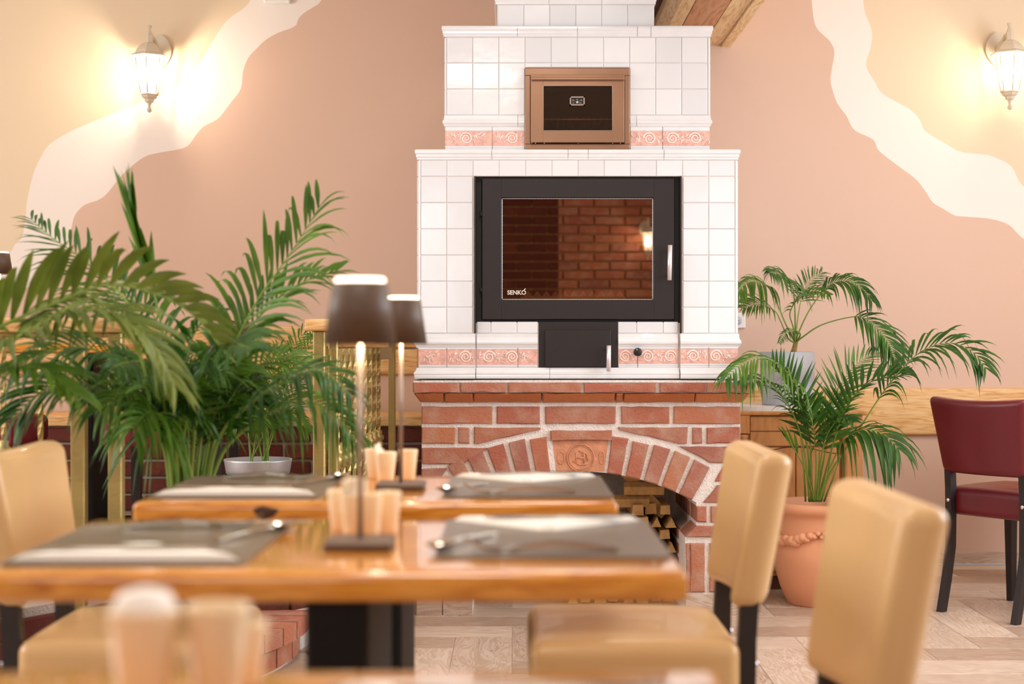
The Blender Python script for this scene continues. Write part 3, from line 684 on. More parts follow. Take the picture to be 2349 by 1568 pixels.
sl = [(951, 1018, 17, 0), (1021, 1084, 0, -3), (1087, 1241, 0, 0), (1245, 1409, 0, 0), (1412, 1427, 0, 0), (1430, 1591, 0, 0), (1594, 1716, 0, 17)]
for x0, x1, a_, b_ in sl: brick([(x0, 901), (x1, 901), (x1-b_*.8, 922), (x0+a_*.8, 922)], YF-.04, .03, 'brick_orange', .035)
for x0, x1 in ((967, 1130), (1140, 1239), (1250, 1412), (1425, 1536), (1545, 1699)): brick(rect(x0, x1, 932.5, 971.5), mat='brick')
RO = ARO+14
rowsB = [(980, 1017, [(967, 1044), (1052, 1077), (1087, 1240), (1418, 1577), (1588, 1611), (1621, 1698)]),
         ]
for ya_, yb_, xs in rowsB:
    for x0, x1 in xs:
        p = clip(rect(x0, x1, ya_, yb_), RO)
        if p:
            ax = abs(sum(q[0] for q in p)/len(p)-ACX); 
            brick(p)
for p in ([(967, 1027), (1119, 1027), (1062, 1064), (967, 1064)], [(1558, 1024), (1699, 1024), (1699, 1061), (1630, 1061)], [(967, 1074), (1026, 1074), (1002, 1108), (967, 1108)],
          [(1660, 1070), (1699, 1070), (1699, 1103), (1640, 1103)], [(967, 1118), (1010, 1118), (1038, 1153), (967, 1153)], [(1646, 1113), (1699, 1113), (1699, 1152), (1613, 1152)]): brick(p)
brick(rect(1262, 1404, 987, 1009), YF-.006)
for sg in (-1, 1):
    for i in range(5):
        a0 = 6.9+i*4.55; a1 = a0+3.5; j = R.uniform(-4, 4)
        pts = [arcpt(ARO+j, sg*a0), arcpt(ARO+j, sg*a1), arcpt(ARI, sg*a1), arcpt(ARI, sg*a0)]
        brick(pts if sg > 0 else pts[::-1], YF-.002, .2, 'brick')
for sg in (-1, 1):
    mx2 = lambda x: x if sg > 0 else 2*ACX-x
    def both(pl): return [(mx2(x), y) for x, y in (pl if sg > 0 else pl[::-1])]
    brick(both([(1572, 1231), (1598, 1206), (1646, 1206), (1646, 1231)]), YF-.002, .2)
    brick(both(rect(1653, 1699, 1206, 1231)), YF)
    brick(both(rect(1597, 1621, 1161, 1197)), YF-.002, .2); brick(both(rect(1630, 1699, 1161, 1197)), YF)
    for q in range(3):
        for w_ in range(2): brick(both(rect(1597 if q < 1 else 1571.5, 1606 if q < 1 else 1580, 1163+q*66+w_*0, 1197+q*66+(24 if q else 0))), YF+.22+w_*.26, .24)
    for x0, x1 in ((1574, 1582), (1584, 1617), (1629, 1662), (1670, 1699)): brick(both(rect(x0, x1, 1246, 1358)), YF, .14 if x0 < 1580 else .03)
    for x0, x1 in ((1572, 1640), (1642, 1700)):
        q = rect(x0, x1, 1363, 1409); bl = B().cbox(SX(min(mx2(x0), mx2(x1))), SX(max(mx2(x0), mx2(x1))), YF-.006, YF+.012, 0, SZ(1363), .001); piece(bl, 'plinth_tile', 'floor', mort, MO)
ks = B(); kp = [(1268, 1010), (1396, 1010), (1386, 1081), (1277, 1081)]
ks.prism([(SX(x), SZ(y)) for x, y in kp], YF+.008, YF+.16); kso = piece(ks, 'keystone', 'plaque', mort, MO)
rl = B()
def ring_(cx, cy, rx, ry, r=.0022): rl.tube([(SX(cx+rx*math.cos(2*PI*i/28)), YF+.0075, SZ(cy+ry*math.sin(2*PI*i/28))) for i in range(28)], r, 6, closed=True)
ring_(1332, 1050, 31, 31, .003); ring_(1332, 1050, 27, 27, .0016); ring_(1287, 1050, 8, 14); ring_(1381, 1050, 6, 14)
for q in ([(1322,1038),(1322,1062)], [(1322,1050),(1340,1050)], [(1340,1036),(1340,1062)], [(1328,1034),(1346,1040),(1348,1056)], [(1314,1056),(1330,1066),(1348,1064)]): rl.tube([(SX(x), YF+.007, SZ(y)) for x, y in q], .0028, 6)
piece(rl, 'stamped_emblem', 'plaque', mort, MO)

# firewood inside the arch
def log_mesh(k):
    bl = B(); w_, h_ = R.uniform(.034, .048), R.uniform(.032, .046); typ = k % 3
    if typ == 0: pl = [(-w_/2, -h_/2), (w_/2, -h_/2), (w_/2*.9, h_/2), (-w_/2*.85, h_/2*.9)]
    elif typ == 1: pl = [(-w_/2, -h_/2), (w_/2, -h_/2), (w_*.1, h_/2)]
    else: pl = [(-w_/2, -h_/2), (w_*.4, -h_/2), (w_/2, h_*.1), (w_*.1, h_/2), (-w_/2, h_*.3)]
    bl.prism(pl, -.16, .16); return bl.mesh('firewood_log', 'log')
lm = [log_mesh(k) for k in range(6)]
ROWN = ['lowest', 'second', 'third', 'fourth', 'fifth', 'sixth', 'seventh', 'eighth']
def put_log(x, y, z, rot, k, row, col): 
    o = link('firewood_log', lm[k], None, (x, y, z), rot); tag(o, 'split firewood log, '+ROWN[col].replace('lowest', 'first')+' from the right pier in the '+ROWN[row]+' row under the arch', 'log', 'firewood stacked in the arch')
for r in range(8):
    for c_ in range(8):
        x = .632-c_*.056-(.02 if r % 2 else 0); z = .024+r*.05
        if z > .09+.62*max(0, x-.1)+.06: continue
        put_log(x, YF+.42+R.uniform(-.03, .04), z, (0, R.uniform(-.08, .08), R.uniform(-.02, .02)), R.randrange(6), r, c_)
for x, z, a, w_l in ((.47, .405, -.4, 'lower'), (.53, .455, -.45, 'upper')):
    o = link('firewood_log', lm[0], None, (x, YF+.3, z), (0, a, PI/2)); o.scale = (1, .5, 1); tag(o, w_l+' of two short split logs lying slanted on top of the firewood stack', 'log', 'firewood stacked in the arch')
o = link('firewood_board', B().box(-.02, .02, -.012, .012, -.17, .17).mesh('firewood_board', 'log'), None, (.50, YF+.33, .47), (0, -.75, 0)); tag(o, 'long wooden slat leaning on the firewood under the arch', 'slat')

# ---------------------------------------------------------------- raised platform, steps, bench on the left
ZP = .29
plat = [(-.665, YW-.004), (-.665, 5.45), (-1.42, 4.36), (XL+.01, 4.36), (XL+.01, YW-.004)]
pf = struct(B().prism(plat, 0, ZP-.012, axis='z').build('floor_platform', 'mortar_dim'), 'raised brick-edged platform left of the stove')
def inset_plank(x0, x1, y0, y1): B().cbox(x0, x1, y0, y1, ZP-.012, ZP, .001).build('plank', 'floor', pf)
for j in range(14):
    y = 4.38+j*.2; xm = -1.45 if y < 4.4 else (-1.42+(y-4.36)*.755/1.09 if y < 5.45 else -.67)
    x = xm-.03
    inset_plank(x-.45 if j % 2 else x-.62, x, y, min(y+.197, YW-.01)); xx = x-.45 if j % 2 else x-.62
    while xx > -2.9: inset_plank(xx-.62, xx-.003, y, min(y+.197, YW-.01)); xx -= .623
# brick faces of the platform front and diagonal
def face_bricks(p0, p1, rows_, z0, parent, mat='brick', hgt=.062, lng=.235, gap=.014, th=.02):
    p0, p1 = Vector(p0), Vector(p1); L = (p1-p0).length; dirv = (p1-p0)/L; ang = math.atan2(dirv.y, dirv.x); nrm = Vector((dirv.y, -dirv.x))
    for r in range(rows_):
        x = -(lng/2 if r % 2 else 0)
        while x < L:
            a, c = max(0, x), min(L, x+lng)
            if c-a > .03:
                mid = p0+dirv*(a+c)/2+nrm*.002; me = B().cbox(-(c-a)/2, (c-a)/2, -th, th/2, -hgt/2, hgt/2, .004).mesh('brick', mat)
                link('brick', me, parent, (mid.x, mid.y, z0+gap/2+hgt/2+r*(hgt+gap)), (0, 0, ang))
            x += lng+gap
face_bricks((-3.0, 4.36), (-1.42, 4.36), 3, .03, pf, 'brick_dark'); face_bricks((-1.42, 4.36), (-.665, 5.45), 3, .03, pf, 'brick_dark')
# curved step
stp = thing('brick_step', 'curved red brick step at the foot of the platform by the brass railing', 'step', (-1.3, 5.0, 0))
cxs, cys, rs = -1.63, 5.06, .955
def arcang(x, y): return math.atan2(y-cys, x-cxs)
A0, A1 = math.radians(-72), math.radians(4)
cb = B(); npt = 20
pl = [(cxs+(rs-.05)*math.cos(A0+(A1-A0)*i/npt), cys+(rs-.05)*math.sin(A0+(A1-A0)*i/npt)) for i in range(npt+1)]+[(-.67, 5.44), (-1.41, 4.355)]
cb.prism(pl, 0, .115, axis='z'); cb.build('step_core', 'mortar', stp, (1.3, -5.0, 0))
NB = 11
for i in range(NB):
    a0 = A0+(A1-A0)*i/NB; a1 = A0+(A1-A0)*(i+1)/NB-.008
    def arcpoly(r0, r1, a0=a0, a1=a1): return [(cxs+r*math.cos(a)+1.3, cys+r*math.sin(a)-5.0) for r, a in ((r0, a0), (r1, a0), (r1, (a0+a1)/2), (r1, a1), (r0, a1))]
    tb = B().prism(arcpoly(rs-.26, rs), .09, .145, axis='z'); c0 = centre(tb); tb.build('tread_brick', 'brick', stp, c0)
for rw in range(1):
    for i in range(8):
        a0 = A0+(A1-A0)*i/8; a1 = A0+(A1-A0)*(i+1)/8-.012
        tb = B().prism([(cxs+r*math.cos(a)+1.3, cys+r*math.sin(a)-5.0) for r, a in ((rs-.12, a0), (rs-.035, a0), (rs-.035, (a0+a1)/2), (rs-.035, a1), (rs-.12, a1))], .012, .072, axis='z'); c0 = centre(tb); tb.build('riser_brick', 'brick', stp, c0)
for i in range(5):                                # inner tread bricks behind the nosing
    a0 = A0+(A1-A0)*i/5; a1 = A0+(A1-A0)*(i+1)/5-.012
    tb = B().prism([(cxs+r*math.cos(a)+1.3, cys+r*math.sin(a)-5.0) for r, a in ((rs-.4, a0), (rs-.27, a0), (rs-.27, a1), (rs-.4, a1))], .09, .142, axis='z'); c0 = centre(tb); tb.build('tread_brick', 'brick', stp, c0)
# bench along the wall
bench = thing('wall_bench', 'thick wooden seat slab on a brick base along the wall left of the stove', 'bench', (-1.6, 6.9, ZP))
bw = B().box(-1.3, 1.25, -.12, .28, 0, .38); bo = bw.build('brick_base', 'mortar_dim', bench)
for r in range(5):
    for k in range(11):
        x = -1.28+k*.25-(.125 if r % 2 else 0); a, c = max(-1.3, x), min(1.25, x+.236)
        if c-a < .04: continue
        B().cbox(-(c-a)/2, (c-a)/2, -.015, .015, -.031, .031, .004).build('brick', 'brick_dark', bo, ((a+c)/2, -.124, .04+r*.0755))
B().rbox(1.275, .22, .024, .008, 2, 4, Matrix.Translation((-.02, .06, .405))).build('seat_slab', 'pine', bench)

# ---------------------------------------------------------------- brass railings
def post(parent, x, y, z0, z1, w_=.02, dx=0):
    b_ = B(); b_.cbox(-w_, w_, -w_, w_, 0, z1-z0, .004); return b_.build('post', 'brass', parent, (x, y, z0))
def baluster(parent, x, y, z0, z1, knuckle=True, r=.0085):
    b_ = B(); n = 34; pts = []; vs = []; fs = []
    for i in range(n+1):                           # twisted square bar
        z = (z1-z0)*i/n; a = i*.55
        for k in range(4): vs.append((r*math.cos(a+k*PI/2), r*math.sin(a+k*PI/2), z))
    for i in range(n):
        for k in range(4): l = (k+1) % 4; fs.append((i*4+k, i*4+l, i*4+4+l, i*4+4+k))
    b_.add(vs, fs)
    if knuckle:
        zc = (z1-z0)*.5
        b_.lathe([(.008,-.045),(.014,-.042),(.012,-.03),(.018,-.024),(.02,-.008),(.014,0),(.021,.008),(.021,.02),(.013,.028),(.015,.038),(.008,.045)], 12, (0, 0, zc))
    return b_.build('baluster', 'brass', parent, (x, y, z0))
rr = thing('stair_railing', 'brass railing with twisted bars and wooden handrail beside the stove', 'railing', (-.635, 5.13, 0))
hr = [(-.655, 5.09), (-.60, 6.3), (-.535, 6.62)]
post(rr, -.012, 0, 0, 1.08); post(rr, .024, .09, .0, 1.08, .016); post(rr, .12, 1.42, ZP-.01, 1.08, .015)
b_ = B().lathe([(.001,0),(.045,0),(.045,.006),(.02,.014),(.001,.014)], 16, (-.012, 0, 0)); b_.build('foot_plate', 'brass', rr)
b_ = B(); b_.rbox(.052, .76, .02, .008, 3, 3, Matrix.Translation((.055, .72, 1.1)) @ Matrix.Rotation(-.082, 4, 'Z')); b_.build('handrail', 'oak_rail' if 'oak_rail' in M else 'pine', rr)
B().box(-.006, .006, 0, 1.32, -.022, .0).build('top_bar', 'brass', rr, (.01, .03, 1.02), (0, 0, -.082))
B().cbox(-.007, .007, 0, 1.3, -.014, .014, .002).build('collar_bar', 'brass', rr, (.012, .06, .985), (0, 0, -.082))
for i in range(9): baluster(rr, .028+i*.0088, .17+i*.105, ZP-.02, 1.02, True)
B().cbox(-.006, .006, 0, 1.3, -.01, .01, .002).build('bottom_bar', 'brass', rr, (.012, .06, ZP+.05), (0, 0, -.082))
lr = thing('stair_railing', 'brass railing with wooden handrail left of the tall palm', 'railing', (-1.12, 4.32, 0))
post(lr, -.105, .0, .146, 1.07, .02); post(lr, .0, .0, .146, 1.07, .02)
b_ = B(); b_.rbox(.9, .05, .02, .008, 3, 3, Matrix.Translation((-.83, 0, 1.09))); b_.build('handrail', 'pine', lr)
B().cbox(-1.7, .02, -.006, .006, 1.055, 1.07, .002).build('top_bar', 'brass', lr); B().cbox(-1.7, -.1, -.006, .006, .37, .385, .002).build('bottom_bar', 'brass', lr)
for i in range(8): baluster(lr, -.215-i*.104, 0, .385, 1.06, i % 2 == 1)

# ---------------------------------------------------------------- tables and what stands on them
def table(label, cx, cy, w_, d_, knot=None, z0=0, grp='varnished wood dining tables'):
    t_ = thing('dining_table', label, 'table', (cx, cy, z0), 0, grp)
    B().rbox(w_/2, d_/2, .02, .012, 4, 6, Matrix.Translation((0, 0, .73))).build('tabletop', 'oak', t_)
    B().cbox(-.042, .042, -min(.2, d_*.34), min(.2, d_*.34), .02, .711, .005).build('column', 'pole', t_)
    B().cbox(-.2, .2, -.26, .26, 0, .02, .006).build('base_plate', 'pole', t_)
    if knot:
        k_ = B().lathe([(.001,-.002),(.016,-.0015),(.02,0),(.016,.0015),(.001,.002)], 14); k_.v = [(x*1.1*(1+.25*math.sin(5*math.atan2(y, x))), z, y*.6*(1+.2*math.sin(3*math.atan2(y, x)+1))) for x, y, z in k_.v]
        k_.build('wood_knot', 'beamdark', t_, (knot, -d_/2, .732))
    return t_
ZT = .75
T1 = (-.234, 2.235, .92, .585); T2 = (-.25, 3.07, .89, .565); T0 = (-.275, 1.02, .92, .69)
table('nearer of the two laid honey wood tables, in the middle of the picture', *T1)
table('farther laid honey wood table in front of the brick arch', *T2, knot=-.2)
table('foremost honey wood table cut off by the bottom edge of the picture', *T0)
def table_lamp(label, x, y, z):
    t_ = thing('table_lamp', label, 'lamp', (x, y, z), 0, 'cordless table lamps')
    B().cbox(-.048, .048, -.048, .048, 0, .013, .003).build('base', 'taupe', t_)
    B().lathe([(.0038, .013), (.0038, .32)], 12).build('stem', 'stem', t_)
    B().lathe([(.051, .29), (.0525, .289), (.0395, .376), (.036, .378), (.036, .372), (.0375, .37), (.0502, .292)], 40, caps=False).build('shade', 'taupe', t_)
    B().lathe([(.001, .374), (.035, .374), (.036, .381), (.034, .3845), (.001, .385)], 32).build('top_diffuser', 'led', t_)
    B().lathe([(.001, .33), (.03, .33), (.03, .336), (.001, .336)], 24).build('light_disc', 'led', t_)
    l = bpy.data.lights.new('lamp_light', 'POINT'); l.energy = 2.0; l.color = (1, .82, .58); l.shadow_soft_size = .012
    link('lamp_light', l, t_, (.012, -.014, .318))
table_lamp('lit taupe table lamp on the nearer laid table', -.217, 2.18, ZT)
table_lamp('lit taupe table lamp on the farther laid table', -.222, 3.05, ZT)
CUPS = 'small cream condiment cups'
def cup(label, x, y, z, r=.021, h=.064, fill=None):
    t_ = thing('condiment_cup', label, 'cup', (x, y, z), R.uniform(0, 6), CUPS)
    B().lathe([(.001, 0), (r*.66, 0), (r*.7, .002), (r, h-.002), (r*.98, h), (r*.92, h-.001), (r*.62, .006), (.001, .006)], 28, caps=False).build('body', 'cup', t_)
    if fill == 'sachets':
        for i in range(5):
            B().cbox(-.011, .011, -.0012, .0012, 0, h*1.25, .0004).build('sachet', 'sachet', t_, (R.uniform(-.004, .004), -.008+i*.004, .008), (R.uniform(-.12, .12), R.uniform(-.2, .2), R.uniform(-.15, .15)))
    elif fill == 'card':
        B().cbox(-.012, .012, -.001, .001, 0, h*1.2, .0004).build('sachet', 'sachet', t_, (.003, 0, .008), (.08, .3, 0))
    elif fill == 'salt':
        B().lathe([(.001, h-.008), (r*.9, h-.008), (r*.9, h-.004), (.001, h+.006)], 24).build('filling', 'napkin', t_)
    elif fill == 'napkin':
        B().lathe([(r*.86, h-.012), (r*.9, h), (r*.7, h+.012), (.001, h+.017)], 24, caps=False).build('filling', 'napkin', t_)
def cp(label, px, d, **k): cup(label, (px-CX)*d/F, d, ZT, **k)
cp('cream cup left of the sachets on the nearer laid table', 781, 2.37)
cp('cream cup full of paper sachets behind the nearer lamp', 808, 2.30, fill='sachets', r=.019)
cp('cream cup just right of the nearer lamp stem', 850, 2.30, r=.018)
cp('wide cream cup rightmost of the cluster on the nearer laid table', 891, 2.34, r=.02)
cp('cream cup left of the far lamp stem, half hidden by another', 858, 3.27)
cp('cream cup with a paper card sticking out on the farther laid table', 884, 3.18, r=.024, fill='card')
cp('cream cup right of the far lamp stem', 936, 3.25)
cp('blurred large cream cup with heaped white filling on the foremost table', 331, 1.20, r=.028, h=.084, fill='napkin')
cp('blurred large cream cup beside the heaped one on the foremost table', 500, 1.22, r=.026, h=.083)
cp('blurred pale cup half hidden behind the foremost pair of cups', 560, 1.30, r=.02, h=.055)
# place settings
def ribbon(bl, pts, ws, th):
    pts = [Vector(p) for p in pts]; n = len(pts); vs = []; fs = []
    for i, p in enumerate(pts):
        t_ = (pts[min(n-1, i+1)]-pts[max(0, i-1)]).normalized(); sd = Vector((-t_.y, t_.x, 0)).normalized(); up = Vector((0, 0, 1))
        for a, c in ((-1, -1), (1, -1), (1, 1), (-1, 1)): vs.append(p+sd*a*ws[i]/2+up*c*th/2)
    for i in range(n-1):
        for k in range(4): l = (k+1) % 4; fs.append((i*4+k, i*4+l, i*4+4+l, i*4+4+k))
    fs.append((3, 2, 1, 0)); fs.append([(n-1)*4+k for k in range(4)])
    bl.add(vs, fs, 0, False)
def fork_mesh():
    bl = B(); ribbon(bl, [(-.1, 0, .003), (-.06, 0, .007), (-.01, 0, .011), (.03, 0, .007), (.05, 0, .004), (.062, 0, .0035)], [.022, .018, .012, .013, .025, .029], .0045)
    for k in range(4):
        y = -.0095+k*.0063; ribbon(bl, [(.06, y, .0035), (.08, y, .005), (.1, y, .012), (.112, y, .02)], [.0052, .005, .0045, .0025], .003)
    return bl.mesh('fork', 'steel')
def spoon_mesh():
    bl = B(); ribbon(bl, [(-.1, 0, .003), (-.06, 0, .006), (0, 0, .009), (.05, 0, .007)], [.014, .011, .007, .008], .0022)
    n, m_ = 10, 6; vs = [(.075, 0, .0015)]; fs = []
    for i in range(1, m_+1):
        for k in range(16): a = 2*PI*k/16; r = i/m_; vs.append((.075+.03*r*math.cos(a), .02*r*math.sin(a)*(1-.12*math.cos(a)), .002+.008*r*r))
    for k in range(16): fs.append((0, 1+k, 1+(k+1) % 16))
    for i in range(m_-1):
        for k in range(16): l = (k+1) % 16; fs.append((1+i*16+k, 1+i*16+16+k, 1+i*16+16+l, 1+i*16+l))
    bl.add(vs, fs, 0, True); bl.add([(x, y, z-.0012) for x, y, z in vs], [f[::-1] for f in fs], 0, True)
    return bl.mesh('spoon', 'steel')
def knife_mesh():
    bl = B(); ribbon(bl, [(-.11, 0, .004), (-.06, 0, .004), (-.01, 0, .004), (0, 0, .003), (.05, .002, .003), (.09, .001, .003), (.11, -.004, .003)], [.015, .017, .012, .016, .019, .016, .004], .003)
    return bl.mesh('knife', 'steel')
def napkin_mesh():
    bl = B()
    for i in range(4):
        o_ = i*.004; bl.prism([(-.15+o_, -.06+o_*.5), (.15-o_, -.06+o_*.5), (.012, .075-o_*1.5), (-.012, .075-o_*1.5)], i*.0022, i*.0022+.0019, axis='z')
    return bl.mesh('napkin', 'napkin')
FM, SM, KM, NM = fork_mesh(), spoon_mesh(), knife_mesh(), napkin_mesh()
MM = B().rbox(.161, .22, .0015, .0012, 2, 2).mesh('placemat', 'mat')
MM = B()
def rrect(hx, hy, r, n=5):
    out = []
    for cx_, cy_, a0 in ((hx-r, hy-r, 0), (-hx+r, hy-r, 90), (-hx+r, -hy+r, 180), (hx-r, -hy+r, 270)):
        for i in range(n+1): a = math.radians(a0+90*i/n); out.append((cx_+r*math.cos(a), cy_+r*math.sin(a)))
    return out
MM = B().prism(rrect(.161, .22, .014), 0, .003, axis='z').mesh('placemat', 'mat')
def setting(cx, cy, rz, where):
    M4 = Matrix.Translation((cx, cy, ZT)) @ Matrix.Rotation(rz, 4, 'Z')
    def put(name, me, x, y, z, a, label, cat, grp, rx=0):
        o = link(name, me); o.location = M4 @ Vector((x, y, z)); o.rotation_euler = (rx, 0, rz+a); tag(o, label+' '+where, cat, grp)
    put('placemat', MM, 0, 0, .0005, 0, 'taupe leather placemat', 'placemat', 'taupe placemats')
    put('napkin', NM, .0, -.135, .004, 0, 'folded white napkin', 'napkin', 'folded napkins')
    put('fork', FM, .01, .165, .004, .05, 'steel fork laid on the placemat', 'fork', 'forks')
    put('spoon', SM, .125, .08, .004, 1.15, 'steel spoon across the placemat', 'spoon', 'spoons')
    put('knife', KM, -.01, -.15, .0135, .03, 'steel knife on the napkin', 'knife', 'knives')
setting(-.512, 2.212, 0, 'on the left of the nearer laid table'); setting(.056, 2.275, PI, 'on the right of the nearer laid table')
setting(-.522, 3.075, 0, 'on the left of the farther laid table'); setting(.03, 3.08, PI, 'on the right of the farther laid table')
setting(.005, 1.07, PI, 'on the right of the foremost table')

# ---------------------------------------------------------------- chairs
def leg_prism(parent, pts, w0, w1):                # pts: (x, z) of the centre line from foot to top
    bl = B(); n = len(pts); vs = []; fs = []
    for i, (x, z) in enumerate(pts):
        t_ = i/(n-1); wx = (w0+(w1-w0)*t_)/2; wy = wx*.8
        for a, c in ((-1,-1),(1,-1),(1,1),(-1,1)): vs.append((x+a*wx, c*wy, z))
    for i in range(n-1):
        for k in range(4): l = (k+1) % 4; fs.append((i*4+k, i*4+l, i*4+4+l, i*4+4+k))
    fs.append((3,2,1,0)); fs.append([(n-1)*4+k for k in range(4)])
    bl.add(vs, fs); return bl
def make_chair(leather):
    t_ = link('dining_chair', None)
    def seatfn(p):                                 # softly crowned cushion, narrower to the back
        x, y, z = p; q = max(0, 1-(x/.2)**2)*max(0, 1-(y/.215)**2); return (x, y*(1+.06*x/.2), z+(.014*q if z > 0 else 0))
    B().rbox(.2, .215, .055, .028, 4, 8, Matrix.Translation((0, 0, .425)), seatfn).build('seat', leather, t_)
    def backfn(p):
        x, y, z = p; k = (z+.142)/.284
        wy = y*(.86+.16*k); x = x-.05*k + .03*(y/.215)**2
        x *= 1; z2 = z+.012*(abs(y)/.215)**2*k
        return (x, wy, z2)
    B().rbox(.034, .22, .142, .026, 4, 8, Matrix.Translation((-.238, 0, .68)), backfn).build('backrest', leather, t_)
    for sy in (-1, 1):
        fl_ = leg_prism(t_, [(.165, 0), (.16, .375)], .03, .042); fl_.v = [(x, y+sy*.165, z) for x, y, z in fl_.v]; fl_.build('leg', 'darkwood', t_)
        rl_ = leg_prism(t_, [(-.27, 0), (-.24, .12), (-.215, .25), (-.213, .38), (-.214, .48), (-.219, .56), (-.235, .66)], .032, .036); rl_.v = [(x, y+sy*.168, z) for x, y, z in rl_.v]
        rl_.build('leg', 'darkwood', t_)
        bt = B().lathe([(.001,0),(.009,0),(.007,.004),(.001,.005)], 10); bt.v = [(-.213-.0175-z, y+sy*.168, x+.43) for x, y, z in bt.v]; bt.build('bolt', 'chrome', t_)
    sm = B(); sm.tube([(-.238-.05*.97+.02+.028*(y/.22)**2, y*1.0, .819+.01*(abs(y)/.22)**2) for y in [(-.2+.4*i/12) for i in range(13)]], .002, 5); sm.build('seam', leather, t_)
    return t_
cream = make_chair('cream_leather'); red = make_chair('red_leather'); used = set()
def chair(kind, label, x, y, rz, z=0, grp=None):
    o = kind if kind.name not in used else copytree(kind); used.add(kind.name)
    o.location = (x, y, z); o.rotation_euler = (0, 0, rz); tag(o, label, 'chair', grp); return o
chair(cream, 'cream leather chair at the right of the farther laid table', .232, 3.07, PI, 0, 'cream leather chairs')
chair(cream, 'cream leather chair at the right of the nearer table, largest in the foreground', .268, 2.16, PI, 0, 'cream leather chairs')
chair(cream, 'cream leather chair at the left edge, at the farther laid table', -.735, 3.07, 0, 0, 'cream leather chairs')
chair(red, 'burgundy leather chair seen from behind at the right edge', 1.98, 5.93, math.radians(36), 0, 'burgundy leather chairs')
chair(red, 'burgundy chair on the platform at the left edge behind the railing', -1.97, 5.62, 0, ZP, 'burgundy leather chairs')
chair(red, 'burgundy chair on the platform hidden behind the tall palm', -1.29, 5.74, PI, ZP, 'burgundy leather chairs')
t_ = table('wooden table on the platform mostly hidden behind palm leaves', -1.69, 6.2, .5, 1.0, None, ZP)
table_lamp('taupe table lamp on the platform table at the left edge', (0-CX)*6.45/F, 6.45, ZP+ZT)
table('wooden table at the right edge behind the burgundy chair', 2.42, 6.42, .8, .6)
for i, (x, d_) in enumerate(((2334, 6.3), (2358, 6.38))): cup(('white cup on the table behind the burgundy chair, left of two' if i == 0 else 'white cup at the very right edge behind the burgundy chair'), (x-CX)*d_/F, d_, ZT, .024, .05)

# ---------------------------------------------------------------- cabinet
cb_ = thing('cabinet', 'low brown wooden cabinet with marble top right of the stove', 'cabinet', (1.205, 6.62, 0))
B().box(-.265, .27, -.2, .24, .06, .735).build('body', 'cabinet', cb_)
B().box(-.25, .255, -.18, .22, 0, .06).build('plinth', 'cabdark', cb_)
B().cbox(-.285, .285, -.225, .25, .735, .752, .004).build('top_board', 'cabinet', cb_)
ms = B(); ms.prism([(.25*math.copysign(abs(math.cos(a))**.6, math.cos(a))-.02, .2*math.copysign(abs(math.sin(a))**.6, math.sin(a))) for a in [2*PI*i/40 for i in range(40)]], .752, .772, axis='z'); ms.build('marble_slab', 'marble', cb_)
for x in (-.235, .2): B().lathe([(.022, 0), (.024, .01), (.02, .02), (.02, .56), (.024, .57), (.022, .58)], 16, (x, -.205, .075)).build('corner_column', 'cabinet', cb_); 
for x in (-.235, .2): B().box(x-.026, x+.026, -.228, -.2, .66, .735).build('column_block', 'cabinet', cb_)
for i, (x0, x1) in enumerate(((-.205, -.015), (-.012, .17))):
    dr = B().cbox(x0, x1, -.214, -.2, .08, .6, .004).build('door', 'cabinet', cb_)
    B().lathe([(.001,0),(.008,.004),(.01,.01),(.006,.016),(.001,.018)], 10, (x1-.03 if i == 0 else x0+.03, -.228, .36)).build('knob', 'cabdark', dr)
B().cbox(-.205, .17, -.212, -.2, .605, .732, .003).build('drawer_front', 'cabinet', cb_)
gr = B(); gr.tube([(-.2+.37*i/20, -.2135, .575+.03*math.sin(PI*i/20)**2) for i in range(21)], .0022, 5); gr.build('curved_groove', 'cabdark', cb_)
B().box(-.205, .17, -.2145, -.212, .668, .6705).build('drawer_groove', 'cabdark', cb_)

